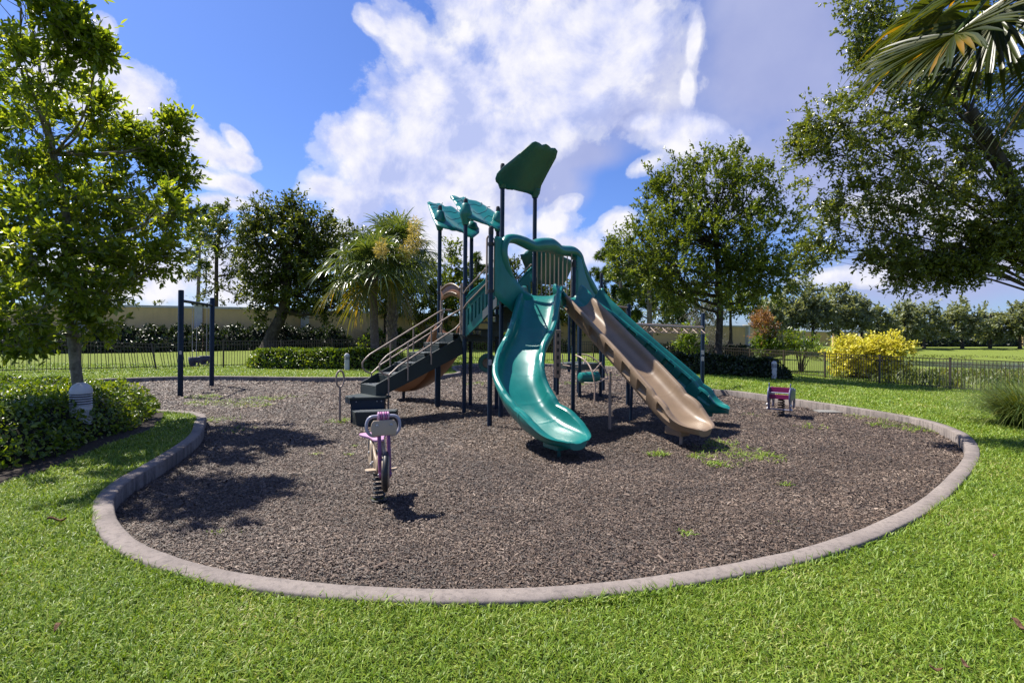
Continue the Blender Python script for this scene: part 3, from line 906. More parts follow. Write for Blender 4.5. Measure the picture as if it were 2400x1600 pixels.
# straight teal slide behind it
gsl, gpath = slide([(1.60, 11.12, 2.34), (1.71, 11.00, 2.23), (2.05, 10.70, 1.88), (2.50, 10.43, 1.45), (2.96, 10.20, 1.02), (3.40, 9.98, 0.60), (3.62, 9.87, 0.37), (3.82, 9.77, 0.24), (4.10, 9.63, 0.20)],
                  240, 0.275, 0.215, 'teal', 'slide', pockets=pk, seams=(0.75, 1.25, 1.75, 2.25, 2.75, 3.25), exit_t=0.80, start_hi=1.3, skirt=0.10, label='straight teal slide behind the tan one')
# exit legs
def exit_leg(par, x, y, ztop, mat, blockmat, d, r=0.024):
    d = Vector(d).normalized(); s = Vector((-d.y, d.x, 0))
    mb = MB(); mb.tube([(x, y, MZ-0.05), (x, y, ztop)], r, 12)
    mb.build('leg', M[mat], par, smooth=40)
    mb = MB(); Mx = Matrix((s, d, Vector((0, 0, 1)))).transposed()
    mb.box(Vector((x, y, ztop+0.03))-d*0.08, (0.2, 0.34, 0.12), Mx)
    mb.build('exit_bracket', M[blockmat], par, bevel=0.02, smooth=40)
exit_leg(cs, 0.66, 7.05, 0.02, 'teal_shaded', 'teal', (0.5, -0.8, 0))
exit_leg(tsl, 2.60, 7.84, 0.07, 'tan_metal', 'tan_plastic', (0.45, -0.85, 0))
exit_leg(gsl, 3.76, 9.80, 0.07, 'teal_shaded', 'teal', (0.9, -0.45, 0))
mb = MB(); mb.tube([(1.74, 9.05, MZ-0.05), (1.74, 9.05, 0.93)], 0.026, 12); mb.build('leg', M['tan_metal'], tsl, smooth=40)
mb = MB(); mb.tube([(2.36, 10.15, MZ-0.05), (2.40, 10.2, 0.6), (2.72, 10.3, 1.05)], 0.028, 12); mb.build('leg', M['navy'], gsl, smooth=40)

# --- teal hood over the slide entrances
def hoodY(u): return 9.40 + (u-1172)/(1372-1172)*(11.95-9.40)
def hoodP(u, v): return P(u, v, hoodY(u))
hp = [((1236, 704), .045), ((1222, 690), .06), ((1203, 664), .075), ((1189, 632), .08), ((1181, 600), .08), ((1181, 575), .085), ((1189, 561), .09), ((1207, 560), .10), ((1227, 567), .115),
      ((1247, 576), .12), ((1266, 574), .155), ((1290, 575), .165), ((1309, 586), .13), ((1323, 588), .125), ((1341, 590), .13), ((1353, 602), .135), ((1358, 620), .14), ((1367, 645), .15), ((1381, 671), .15), ((1399, 698), .13), ((1424, 728), .06)]
pts3 = catmull([hoodP(*q[0]) for q in hp], 120)
rad = np.interp(np.linspace(0, len(hp)-1, 120), range(len(hp)), [q[1] for q in hp])
mb = MB(); mb.tube(pts3, [(float(r), float(r)*0.92) for r in rad], 18)
hood = mb.build('slide_hood', M['teal'], ps, smooth=60)
e2 = Vector((HR-HL)).normalized(); n2 = Vector((e2.y, -e2.x, 0))
def on_hood(px, off=0.0):
    out = []
    for u, v in px:
        p = hoodP(u, v); out.append(((p-HL).dot(e2), p.z))
    return out
left_wing = on_hood([(1166, 553), (1178, 556), (1184, 580), (1187, 618), (1200, 652), (1218, 680), (1236, 696), (1231, 722), (1222, 748), (1206, 738), (1188, 718), (1172, 702), (1165, 690)])
w1 = slab(left_wing, HL+n2*0.02, e2, (0, 0, 1), 0.07, lambda a, b: 0.10*max(0, 1-abs(b-2.6)/0.9)*max(0, a-0.02), 0.06).build('wing_panel', M['teal'], hood, smooth=50)
right_wing = on_hood([(1341, 600), (1352, 606), (1362, 640), (1376, 672), (1398, 700), (1432, 742), (1412, 738), (1375, 718), (1350, 704), (1339, 694)])
w2 = slab(right_wing, HL+n2*0.02, e2, (0, 0, 1), 0.06, lambda a, b: 0.0, 0.06).build('wing_panel', M['teal'], hood, smooth=50)
# --- barrier of tan bars on the back of the high deck, between the roof post and the end post
def barrier(a, b, z0, z1, k, name='bar_panel', r=0.013):
    mb = MB(); a = Vector((a[0], a[1], 0)); b = Vector((b[0], b[1], 0)); d = (b-a).normalized()
    a = a+d*0.07; b = b-d*0.07
    mb.tube([a+Vector((0, 0, z0)), b+Vector((0, 0, z0))], 0.016, 8); mb.tube([a+Vector((0, 0, z1)), b+Vector((0, 0, z1))], 0.016, 8)
    for i in range(k):
        q = a.lerp(b, i/(k-1)); mb.tube([q+Vector((0, 0, z0)), q+Vector((0, 0, z1))], r, 8)
    return mb.build(name, M['tan_metal'], ps, smooth=50)
barrier(Rp, Ep, Z2+0.08, Z2+1.05, 9)
barrier(A, Lp, Z2+0.06, Z2+1.02, 5)
# gate uprights beside the stair arriving at the high deck
for (x, y), zt in (((A[0]-0.075, A[1]+0.05), 3.36), ((A[0]-0.03, A[1]+0.10), 3.36), ((A[0]+0.09, A[1]+0.10), 3.30), ((Lp[0]-0.1, Lp[1]), 3.35)):
    mb = MB(); mb.tube([(x, y, Z2-0.02), (x, y, zt-0.05), (x+0.02, y+0.02, zt)], 0.019, 10); mb.build('gate_upright', M['tan_metal'], ps, smooth=50)

# --- roofs: leaf shaped sheets on the post tops
def plane_px(px, o, nrm):
    o, nrm = Vector(o), Vector(nrm).normalized()
    out = []
    for u, v in px:
        a, b = ray(u, v); d = Vector((a, 1, b)); c = Vector((0, 0, CAMZ))
        t = (o-c).dot(nrm)/d.dot(nrm)
        out.append(c+d*t)
    return out
def roof(px, o, ux, up, mat, waves, grooves, sockets, label, t=0.075):
    ux = Vector(ux).normalized(); up = Vector(up).normalized(); uy = (up-ux*up.dot(ux)).normalized(); nz = ux.cross(uy)
    o = Vector(o)
    w = plane_px(px, o, nz)
    poly = [((p-o).dot(ux), (p-o).dot(uy)) for p in w]
    ar = sum(poly[i-1][0]*poly[i][1]-poly[i][0]*poly[i-1][1] for i in range(len(poly)))
    if ar < 0: poly = poly[::-1]
    r = slab(poly, o, ux, uy, t, waves, 0.07).build('roof_panel', M[mat], ps, smooth=55)
    r['label'] = label
    if grooves:  # raised tubes in darkened teal draw the shade of the grooves
        mb = MB()
        for g in grooves:
            gp = [((p-o).dot(ux), (p-o).dot(uy)) for p in plane_px(g, o, nz)]
            gp = [(q.x, q.y) for q in catmull([Vector((x, y, 0)) for x, y in gp], 14)]
            sgn = -1 if nz.y > 0 else 1
            mb.tube([o+ux*a+uy*b+nz*(waves(a, b)+sgn*(t/2-0.003)) for a, b in gp], 0.010, 6)
        mb.build('dark_groove_line', M['teal_shaded'], r, smooth=60)
    for (x, y, z0, z1, r0, r1) in sockets:
        mb = MB(); mb.lathe([(r0, z0), (r0*1.1, z0+0.02), (r1*1.05, z0+(z1-z0)*0.42), (r1*1.22, z0+(z1-z0)*0.55), (r1*1.0, z0+(z1-z0)*0.72), (r1*0.86, z1-0.03), (r0*1.1, z1)], 18, (x, y, 0))
        mb.build('post_socket', M[mat], r, smooth=60)
    return r
E1 = Vector((0.69, -0.72, 0)); E2 = Vector((0.72, 0.69, 0))
wv = lambda a, b: 0.035*math.sin(a*7.0+0.6)*max(0.2, 1-abs(b)*0.7)
# small roof over the left pair of posts
o1 = Vector((C_[0], C_[1], 4.12)); up1 = -E1*0.80+Vector((0, 0, 0.60))
roof([(1001, 475), (1004, 474), (1018, 478), (1030, 476), (1042, 484), (1056, 484), (1068, 492), (1082, 505), (1095, 518), (1110, 528), (1122, 538), (1122, 548), (1108, 556), (1094, 550), (1086, 543), (1060, 542), (1044, 536), (1024, 526), (1014, 510), (1006, 492)],
     o1, E2, up1, 'teal', wv,
     [[(1006, 484), (1020, 484), (1030, 487), (1036, 478)], [(1012, 493), (1022, 490), (1030, 493)], [(1040, 497), (1054, 498), (1066, 502), (1071, 494)], [(1044, 512), (1054, 517), (1066, 514), (1077, 513), (1080, 506)], [(1020, 510), (1028, 506), (1036, 501)], [(1072, 530), (1074, 524), (1084, 524)]],
     [(C_[0], C_[1], 3.92, 4.36, 0.062, 0.115), (B2[0], B2[1], 3.92, 4.25, 0.062, 0.14)], 'left of the two small leaf shaped roofs')
o2 = Vector((B[0], B[1], 4.10))
roof([(1055, 461), (1060, 459), (1074, 464), (1086, 462), (1098, 469), (1112, 471), (1126, 478), (1140, 488), (1152, 496), (1164, 506), (1175, 516), (1177, 532), (1168, 536), (1158, 531), (1144, 524), (1128, 523), (1112, 519), (1098, 513), (1084, 504), (1076, 494), (1066, 478)],
     o2, E2, up1, 'teal', wv,
     [[(1064, 470), (1076, 469), (1084, 473), (1090, 465)], [(1070, 478), (1080, 475), (1088, 480)], [(1100, 481), (1112, 482), (1124, 487), (1127, 479)], [(1106, 499), (1116, 503), (1128, 500), (1137, 498), (1140, 490), (1147, 489)], [(1079, 495), (1088, 492), (1096, 486)], [(1133, 517), (1136, 511), (1144, 509), (1156, 515), (1164, 511)]],
     [(B[0], B[1], 3.90, 4.36, 0.062, 0.115), (A3[0], A3[1], 3.90, 4.34, 0.062, 0.115)], 'right of the two small leaf shaped roofs')
# big roof, high over the slide entrances, rising towards the slides; its underside shade is put into the teal
o3 = Vector((Lp[0], Lp[1], 4.55)); up3 = E1*0.62+Vector((0, 0, 0.78))
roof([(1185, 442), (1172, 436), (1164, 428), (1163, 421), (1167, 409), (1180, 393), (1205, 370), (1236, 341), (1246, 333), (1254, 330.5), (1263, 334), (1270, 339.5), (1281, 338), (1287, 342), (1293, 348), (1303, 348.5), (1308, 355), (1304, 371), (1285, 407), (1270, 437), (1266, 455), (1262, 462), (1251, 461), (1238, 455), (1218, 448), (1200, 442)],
     o3, E2, up3, 'teal_shaded', lambda a, b: 0.05*math.sin(a*5.0+0.4)*max(0.3, 1-b*0.5), None,
     [(Lp[0], Lp[1], 4.50, 4.86, 0.062, 0.11), (Rp[0], Rp[1], 4.50, 4.80, 0.062, 0.10)], 'big leaf shaped roof in shade darkened teal high above the slides')

# --- lower stair up to the first deck, with handrails
mid = Vector(((C_[0]+B[0])/2, (C_[1]+B[1])/2, 0)); dn = Vector((-0.712, -0.702, 0)); sd = Vector((0.69, -0.72, 0))
RUN = 0.367; RISE = (Z1+0.02-0.585)/5
treads, sides = MB(), MB()
rot_s = Matrix((sd, dn, Vector((0, 0, 1)))).transposed()
def stp(t, s, z): return mid + dn*t + sd*s + Vector((0, 0, z))
st_ = MB()
HWs = 0.30
for k in range(6):
    z = Z1+0.01-RISE*k; t0 = RUN*(k-0.55)
    c = stp(t0+RUN*0.5, 0, z-0.02)
    st_.box(c, (HWs*2-0.02, RUN+0.03, 0.035), rot_s)
    if k < 5: pass
    st_.box(stp(t0+RUN+0.005, 0, z-RISE*0.5-0.02), (HWs*2-0.02, 0.02, RISE-0.04 if k < 5 else RISE-0.02), rot_s)
steps = st_.build('stair_steps', M['step'], ps, bevel=0.006, bseg=1)
# pale grey strips put the light edge highlights of the treads into colour
mb = MB()
for k in range(6):
    z = Z1+0.01-RISE*k; t0 = RUN*(k-0.55)
    for q in range(5):
        mb.box(stp(t0+RUN*(0.2+0.17*q), 0, z+0.0005), (HWs*2-0.08, 0.028, 0.006), rot_s)
mb.build('pale_tread_strip', M['grey_step'], steps)
for s in (-1, 1):
    mb = MB()
    nrm = sd
    prof = [(-0.18, Z1+0.01), (RUN*5.0-RUN*0.1, 0.585+RISE*0.55), (RUN*5.50, 0.585+0.01), (RUN*5.50, 0.37), (RUN*5.1, 0.37), (-0.18, Z1-0.40)]
    mb.prism(prof, mid+sd*s*HWs, dn, (0, 0, 1), 0.028)
    mb.build('stringer', M['step'], ps, bevel=0.006, bseg=1)
def rail(pts, name, r=0.0165, par=None, mat='tan_metal', smooth_n=0):
    mb = MB(); pp = catmull(pts, smooth_n) if smooth_n else pts
    mb.tube(pp, r, 10); return mb.build(name, M[mat], par or ps, smooth=60)
for s, off in ((1, 0.0), (-1, 0.0)):
    q = s*(HWs+0.035)
    def H(t, z): return stp(t, q, z)
    sl_ = (Z1-0.585)/(RUN*5)
    zt = lambda t: Z1 - sl_*t
    up_, lo_ = 0.54, 0.27
    tb = RUN*5+0.02
    pts = [H(-0.24, zt(-0.0)+up_+0.0), H(-0.05, zt(0)+up_)]
    pts += [H(t, zt(t)+up_) for t in np.linspace(0.1, tb-0.05, 10)]
    arc = [H(tb+0.04, zt(tb)+up_-0.05), H(tb+0.11, zt(tb)+up_-0.13), H(tb+0.11, zt(tb)+up_-0.23), H(tb+0.04, zt(tb)+up_-0.31), H(tb-0.09, zt(tb)+up_-0.355)]
    o = rail(pts+arc, 'handrail')
    rail([H(tb-0.09, zt(tb)+up_-0.355)] + [H(t, zt(t)+lo_-0.08) for t in np.linspace(tb-0.3, 0.16, 8)] + [H(0.02, zt(0)+lo_-0.05), H(-0.02, zt(0)+up_)], 'lower_rail', par=o)
    for t, zb in ((tb-0.09, MZ-0.05 if s > 0 else 0.45), (tb-0.52, None), (tb-1.08, None)):
        zb2 = zb if zb is not None else zt(t)-0.22
        ztop = zt(t)+up_ if t < tb-0.2 else zt(tb)+up_-0.355
        rail([H(t, zb2), H(t, ztop)], 'baluster', par=o)
# arched tan crawl-in panel over the stair head
ca, cbp = Vector((C_[0], C_[1], 0)), Vector((B[0], B[1], 0)); dcb = (cbp-ca).normalized()
for q in (0.08, 0.80):
    b_ = ca+dcb*q
    rail([b_+Vector((0, 0, Z1)), b_+Vector((0, 0, Z1+1.08))], 'panel_upright', 0.028)
    if q > 0.5: rail([b_+dcb*0.06+Vector((0, 0, Z1-0.02)), b_+dcb*0.06+Vector((0, 0, Z1+1.1))], 'panel_upright', 0.02)
arcp = []
for k in range(13):
    t = k/12; arcp.append((0.10+0.68*t, Z1+0.90+0.19*math.sin(PI*(0.12+0.76*t))))
low = [(0.78-0.68*k/8, Z1+0.74+0.10*math.sin(PI*k/8)) for k in range(9)]
mb = MB(); mb.prism(arcp+low, ca, dcb, (0, 0, 1), 0.05); arch = mb.build('arch_panel', M['brown_plastic'], ps, bevel=0.012, smooth=40)
rail([ca+dcb*a_+Vector((0, 0, b_+0.01))+Vector((-0.02, -0.02, 0)) for a_, b_ in arcp], 'arch_rim', 0.022, arch, 'tan_plastic')
rail([ca+dcb*(0.2+0.48*k/8)+Vector((-0.025, -0.025, Z1+0.86+0.06*math.sin(PI*k/8))) for k in range(9)], 'arch_rim', 0.012, arch, 'tan_plastic')

# --- transfer platform beside the bottom of the stair, with its grab ring
tp = MB()
tri = [(-3.14, 9.66), (-2.98, 9.44), (-2.36, 9.62), (-2.30, 9.80), (-2.86, 10.26), (-2.98, 10.1)]
tp.prism(tri, (0, 0, 0.36), (1, 0, 0), (0, 1, 0), 0.045)
plat = tp.build('transfer_platform', M['step'], ps, bevel=0.008, bseg=1)
mb = MB(); mb.prism([(-2.98, 9.49), (-2.40, 9.65), (-2.40, 9.78), (-2.84, 10.0)], (0, 0, 0.115), (1, 0, 0), (0, 1, 0), 0.45)
mb.prism([(-3.14, 9.66), (-2.98, 9.45), (-2.98, 9.50), (-3.12, 9.70)], (0, 0, 0.30), (1, 0, 0), (0, 1, 0), 0.09)
mb.build('platform_skirt', M['navy'], plat)
for x, y in ((-2.88, 9.487), (-2.52, 9.585), (-2.44, 9.607)):
    mb = MB(); mb.ball((x, y+0.01, 0.335-0.04), 0.013, 8, 5); mb.build('bolt', M['steel'], plat, smooth=60)
mb = MB()
v8 = [(-2.93, 9.38, 0.155), (-2.12, 9.58, 0.155), (-2.10, 9.33, 0.155), (-2.80, 9.16, 0.155)]
lo8 = [(-2.90, 9.38, MZ-0.05), (-2.12, 9.57, MZ-0.05), (-2.12, 9.36, MZ-0.05), (-2.76, 9.20, MZ-0.05)]
mb.add(v8+lo8, [(0, 1, 2, 3), (7, 6, 5, 4), (0, 4, 5, 1), (1, 5, 6, 2), (2, 6, 7, 3), (3, 7, 4, 0)])
ls = mb.build('transfer_step', M['step'], ps, bevel=0.012, bseg=2)
mb = MB()
for k in range(7):
    a_ = Vector((-2.89, 9.36, 0.158)).lerp(Vector((-2.78, 9.18, 0.158)), (k+0.5)/7); b_ = Vector((-2.14, 9.55, 0.158)).lerp(Vector((-2.13, 9.35, 0.158)), (k+0.5)/7)
    mb.bar(a_, b_, 0.014, 0.006)
mb.build('pale_tread_strip', M['grey_step'], ls)
hx, hy = -3.21, 9.58
ring = [(hx+0.0+0.055*math.sin(a), hy+0.10*math.sin(a)*0.6, 0.71+0.155*math.cos(a)) for a in np.linspace(PI*1.04, PI*2.96, 24)]
mb = MB(); mb.tube([(hx, hy, MZ-0.05), (hx, hy, 0.56)], 0.022, 12); mb.tube(ring, 0.017, 10, closed=False)
mb.build('grab_ring', M['tan_metal'], ps, smooth=60)

# --- stair from the first deck up to the high deck, with slotted teal sides
s0 = Vector(((B[0]+A3[0])/2, (B[1]+A3[1])/2, Z1)); s1 = Vector(((Rp[0]+Lp[0])/2, (Rp[1]+Lp[1])/2, Z2))
mb = MB()
for k in range(5):
    c = s0.lerp(s1, (k+0.6)/5.0); d = Vector((s1.x-s0.x, s1.y-s0.y, 0)).normalized(); sx = Vector((d.y, -d.x, 0))
    rm = Matrix((sx, d, Vector((0, 0, 1)))).transposed()
    mb.box(c, (0.62, 0.33, 0.04), rm); mb.box(c+d*0.15-Vector((0, 0, 0.08)), (0.62, 0.02, 0.13), rm)
mb.build('stair_steps', M['step'], ps)
def slope_panel(a, b, za, zb, name):
    a3, b3 = Vector((a[0], a[1], za)), Vector((b[0], b[1], zb)); dd = (b3-a3); L2 = Vector((dd.x, dd.y, 0)).length
    d = Vector((dd.x, dd.y, 0)).normalized(); sl2 = (zb-za)/L2
    mb = MB()
    def quad(x0, x1, y0, y1):
        mb.prism([(x0, y0+sl2*x0), (x1, y0+sl2*x1), (x1, y1+sl2*x1), (x0, y1+sl2*x0)], a3, d, (0, 0, 1), 0.045)
    quad(0.05, L2-0.05, 0.0, 0.20); quad(0.05, L2-0.05, 0.55, 0.80)
    k = 9
    for i in range(k):
        x = 0.05+(L2-0.1)*i/k; quad(x+0.001, x+(L2-0.1)/k*0.58, 0.201, 0.549)
    top = [a3+d*x+Vector((0, 0, 0.82+sl2*x+0.03*math.sin(x*9))) for x in np.linspace(0.05, L2-0.05, 18)]
    mb.tube(top, 0.032, 8)
    o = mb.build(name, M['teal'], ps, smooth=40)
    off = Vector((-d.y, d.x, 0))*(-0.06 if a is B else 0.06)
    for hgt in (0.98, 0.66):
        mb = MB(); mb.tube([a3+d*0.02+off+Vector((0, 0, hgt-0.02)), a3+d*0.12+off+Vector((0, 0, hgt+sl2*0.12)), a3+d*(L2-0.12)+off+Vector((0, 0, hgt+sl2*(L2-0.12)))], 0.017, 10)
        mb.build('handrail', M['tan_metal'], o, smooth=60)
    mb = MB(); mb.prism([(0.55, 0.01+sl2*0.55), (L2-0.1, 0.01+sl2*(L2-0.1)), (L2-0.1, 0.19+sl2*(L2-0.1)), (0.55, 0.19+sl2*0.55)], a3+off*0.52, d, (0, 0, 1), 0.012)
    mb.build('side_plate', M['grey_step'], o)
    return o
slope_panel(B, Lp, Z1-0.10, Z2-0.12, 'side_panel')
slope_panel(A3, Rp, Z1-0.10, Z2-0.12, 'side_panel')

# --- brown slide behind the stair, off the left edge of the first deck
bp = [(-1.30, 11.98, 1.58), (-1.42, 12.1, 1.42), (-1.70, 12.38, 1.00), (-2.02, 12.65, 0.62), (-2.38, 12.85, 0.36), (-2.70, 12.95, 0.25), (-3.0, 12.98, 0.22)]
bs, bpath = slide(bp, 110, 0.36, 0.24, 'brown_plastic', 'slide', seams=(0.7, 1.4), exit_t=0.78, skirt=0.10, start_hi=1.0, label='brown slide behind the stair')
mb = MB(); mb.tube([(-2.74, 13.0, MZ-0.05), (-2.74, 13.0, 0.12)], 0.04, 12); mb.build('leg', M['navy'], bs, smooth=40)
post(-1.70, 11.62, 0.95, 0.04, cap=False)
p_ = P(1085, 765, 11.9)
mb = MB(); mb.tube([p_+Vector((-0.14, 0.05, -0.22)), p_+Vector((-0.1, 0.03, -0.05)), p_+Vector((0.02, 0, 0.06)), p_+Vector((0.2, 0, 0.05))], [0.03, 0.04, 0.04, 0.03], 10); mb.build('slide_hood', M['brown_plastic'], bs, smooth=60)

# --- rear tower with its low deck, roof and bits
T1, T2, T3, T4 = (1.27, 14.2), (1.78, 13.4), (2.45, 14.1), (1.95, 14.95)
ptl = [post(*t, 3.25) for t in (T1, T2, T3)] + [post(*T4, 3.2)]
deck([T1, T2, T3, T4], 0.80)
o4 = Vector((T2[0], T2[1], 3.0))
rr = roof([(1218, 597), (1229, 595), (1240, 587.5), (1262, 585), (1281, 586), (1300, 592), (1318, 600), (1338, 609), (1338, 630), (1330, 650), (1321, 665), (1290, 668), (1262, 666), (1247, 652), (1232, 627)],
     o4, E2, E1*0.5+Vector((0, 0, 0.86)), 'teal_shaded', wv, None, [], 'low roof in shade darkened teal at the back behind the bars')  # underside shade is put into this roof's teal
p_ = P(1310, 620, 12.9)
sp_ = [P(1292, 603, 12.9), P(1298, 612, 12.9), P(1306, 620, 12.9), P(1316, 632, 12.9), P(1326, 643, 12.9)]
rail(sp_, 'trim', 0.014, rr, 'teal')
rail([P(1314, 622, 12.85), P(1309, 623, 12.85), P(1307, 618, 12.85), P(1310, 615, 12.85), P(1315, 616, 12.85)], 'trim', 0.014, rr, 'teal', 16)
mb = MB(); mb.box((1.25, 13.9, 1.05), (0.16, 0.05, 1.3))
pn = mb.build('perforated_panel', M['tan_metal'], ps, bevel=0.01)
mb = MB()
for k in range(6): mb.box((1.25, 13.872, 0.55+0.2*k), (0.05, 0.006, 0.10))
mb.build('perforation', M['black'], pn)
post(1.30, 15.4, 1.9, cap=False); post(2.76, 15.4, 1.0, cap=False)
post(XU(1334, 23.0), 23.0, 3.1, 0.06, cap=False)
# arch climber with a teal barrel
ar1 = [P(1345, 831, 13.3), P(1362, 838, 13.0), P(1378, 852, 12.8), P(1388, 872, 12.6), P(1394, 900, 12.5), P(1394, 925, 12.45), P(1393, 950, 12.4)]
ar2 = [P(1354, 829, 14.3), P(1376, 832, 14.2), P(1395, 842, 14.1), P(1410, 856, 14.0), P(1421, 872, 13.9), P(1428, 900, 13.8), P(1430, 935, 13.7)]
ac = rail(ar1, 'arch_climber', 0.02, None, 'tan_metal', 30)
rail(ar2, 'arch', 0.02, ac, 'tan_metal', 30)
rail([P(1338, 858, 13.4), P(1352, 861, 13.4), P(1366, 855, 13.6), P(1374, 838, 14.0)], 'rung', 0.016, ac)
rail([P(1389, 873, 12.7), P(1400, 860, 13.4), P(1409, 850, 14.0)], 'rung', 0.016, ac)
rail([P(1370, 897, 12.8), P(1392, 898, 12.6), P(1408, 893, 13.2), P(1425, 884, 13.8)], 'rung', 0.02, ac)
rail([P(1404, 887, 13.3), P(1428, 888, 13.7), P(1458, 891, 13.9)], 'rung', 0.014, ac)
rail([P(1455, 900, 13.9), P(1455, 922, 13.9)], 'rung', 0.012, ac)
rail([P(1336, 858, 13.2), P(1320, 855, 13.5), P(1318, 830, 13.5)], 'rung', 0.016, ac)
b0, b1 = P(1358, 885, 13.1), P(1403, 882, 13.3)
mb = MB(); dB = (b1-b0).normalized()
mb.tube([b0, b0+dB*0.03, b0.lerp(b1, 0.5), b1-dB*0.03, b1], [0.10, 0.135, 0.14, 0.135, 0.10], 18)
mb.build('barrel', M['teal'], ps, smooth=45)
# round wheel panel
wc = P(1143, 850, 12.0)
mb = MB(); M90 = Matrix.Rotation(PI/2, 3, 'X') @ Matrix.Identity(3)
mb.lathe([(0.13, -0.02), (0.21, -0.025), (0.225, 0.0), (0.21, 0.025), (0.13, 0.02)], 24, wc, Matrix.Rotation(PI/2, 3, 'X'))
wp = mb.build('wheel_panel', M['teal'], ps, smooth=45)
mb = MB(); mb.lathe([(0.05, -0.02), (0.105, -0.03), (0.12, 0.0), (0.105, 0.03), (0.05, 0.02)], 20, wc+Vector((0, -0.05, 0)), Matrix.Rotation(PI/2, 3, 'X')); mb.build('wheel', M['tan_plastic'], wp, smooth=45)

# --- overhead ladder reaching away to the right
l0, l1 = Vector((2.80, 12.3, 0)), Vector((6.22, 16.7, 0))
pl0 = post(l0.x, l0.y, 2.32, 0.05, cap=False); pl1 = post(l1.x, l1.y, 2.31, 0.0635, cap=False)
for z in (1.03, 0.82): sticker(pl1, l1.x, l1.y, z, 0.085, 0.13, 0.0635)
dl = (l1-l0).normalized(); sdl = Vector((dl.y, -dl.x, 0)); zb = 1.83
mb = MB(); mb.tube([l0+Vector((0, 0, zb)), l1+Vector((0, 0, zb))-dl*0.45], 0.042, 12)
beam = mb.build('overhead_beam', M['tan_metal'], ps, smooth=60)
mb = MB(); mb.tube([l1+Vector((0, 0, zb))-dl*0.45, l1+Vector((0, 0, zb))], 0.052, 12); mb.build('beam_sleeve', M['tan_metal'], beam, smooth=60)
Lb = (l1-l0).length
s = 0.5
while s < Lb-0.9:
    for sg in (1, -1):
        q = lambda t, a, z: l0+dl*(s+t)+sdl*sg*a+Vector((0, 0, zb+z))
        rail([q(0.0, 0.02, -0.02), q(0.10, 0.26, -0.19), q(0.52, 0.26, -0.19), q(0.66, 0.02, -0.02)], 'hand_loop', 0.014, beam)
    s += 0.80
# tan loop rails from the rear tower to the ladder post
rail([(1.95, 11.9, 2.40), (2.15, 12.0, 2.36), (2.42, 12.15, 2.26), (l0.x, l0.y, 2.22)], 'link_rail', 0.022)
rail([(2.1, 12.2, 2.3), (2.3, 12.3, 2.0), (2.6, 12.3, 1.7), (l0.x, l0.y, 1.6)], 'link_rail', 0.018)
# ------------------------------------------------------------------ bucket swing frame
s0_, s1_ = G(422.5, 928, MZ), G(496, 906, MZ)
sw = empty('swing_frame', (s0_.x, s0_.y, MZ), 'dark navy two post swing frame with a top beam at the left of the mulch', 'swing frame')
for p, top in ((s0_, 2.66), (s1_, 2.62)):
    pp = post(p.x, p.y, top, 0.067, cap=False, par=sw)
    if p is s0_: sticker(pp, p.x, p.y, 1.02, 0.05, 0.09, 0.067, 2)
ZB = 2.38
mb = MB(); mb.tube([(s0_.x, s0_.y, ZB), (s1_.x, s1_.y, ZB)], 0.04, 12); mb.build('top_beam', M['navy'], sw, smooth=50)
db = (s1_-s0_).normalized(); sb = Vector((db.y, -db.x, 0))
def swing(t, label):
    c = s0_.lerp(s1_, t); c = Vector((c.x, c.y, 0.72))
    e = empty('bucket_swing', c, label, 'swing', 'bucket swings on the frame')
    # bucket: a shell with leg openings
    mb = MB()
    w, dpt, h = 0.155, 0.13, 0.24
    Mx = Matrix((db, sb, Vector((0, 0, 1)))).transposed()
    prof = []
    seg = 24
    ringsz = [(0.0, 0.62), (0.05, 0.86), (0.10, 0.95), (0.17, 1.0), (0.24, 1.03)]
    vs, fs = [], []
    for z, sc_ in ringsz:
        for k in range(seg):
            a = 2*PI*k/seg
            ca, sa = math.cos(a), math.sin(a)
            x = w*sc_*math.copysign(abs(ca)**0.7, ca); y = dpt*sc_*math.copysign(abs(sa)**0.7, sa)
            vs.append(c+Mx @ Vector((x, y, z-0.12)))
    for r in range(len(ringsz)-1):
        for k in range(seg):
            l = (k+1) % seg
            a = (k+0.5)/seg*2*PI
            front = abs(math.cos(a)) > 0.35 and math.sin(a)*1 > 0.1
            if r in (0, 1) and front: continue
            fs.append((r*seg+k, r*seg+l, (r+1)*seg+l, (r+1)*seg+k))
    fs.append(tuple(range(seg)))
    mb.add(vs, fs)
    o = mb.build('bucket', M['swing_blue'], e, smooth=50)
    sol = o.modifiers.new('thickness', 'SOLIDIFY'); sol.thickness = 0.014
    mb = MB(); mb.tube([c+Mx @ Vector((w*1.04*math.cos(a), dpt*1.04*math.sin(a), 0.125)) for a in np.linspace(0, 2*PI, 25)[:-1]], 0.013, 8, closed=True)
    mb.build('rim', M['swing_blue'], e, smooth=60)
    for q, sgn in enumerate((1, -1)):
        a = Vector((c.x, c.y, ZB-0.03))+db*sgn*0.17; b = c+db*sgn*w+Vector((0, 0, 0.12))
        L = (b-a).length; k = int(L/0.042)
        mb = MB(); d = (b-a).normalized()
        for i in range(k):
            p0, p1 = a+d*(i*L/k-0.004), a+d*((i+1)*L/k+0.004)
            mb.bar(p0, p1, 0.014 if i % 2 else 0.006, 0.006 if i % 2 else 0.014, (0.7, 0.7, 0))
        mb.build('chain', M['rust'] if (t > 0.6 and sgn < 0) else M['steel'], e)
        mb = MB(); mb.box(a+Vector((0, 0, 0.0)), (0.035, 0.05, 0.07), Mx); mb.tube([a+Vector((0, 0, 0.06)), a+Vector((0, 0, -0.05))], 0.012, 8); mb.build('hanger', M['black'], e)
swing(0.40, 'slate blue bucket swing nearer to the front swing post')
swing(0.74, 'slate blue bucket swing with one rusty chain nearer to the back swing post')

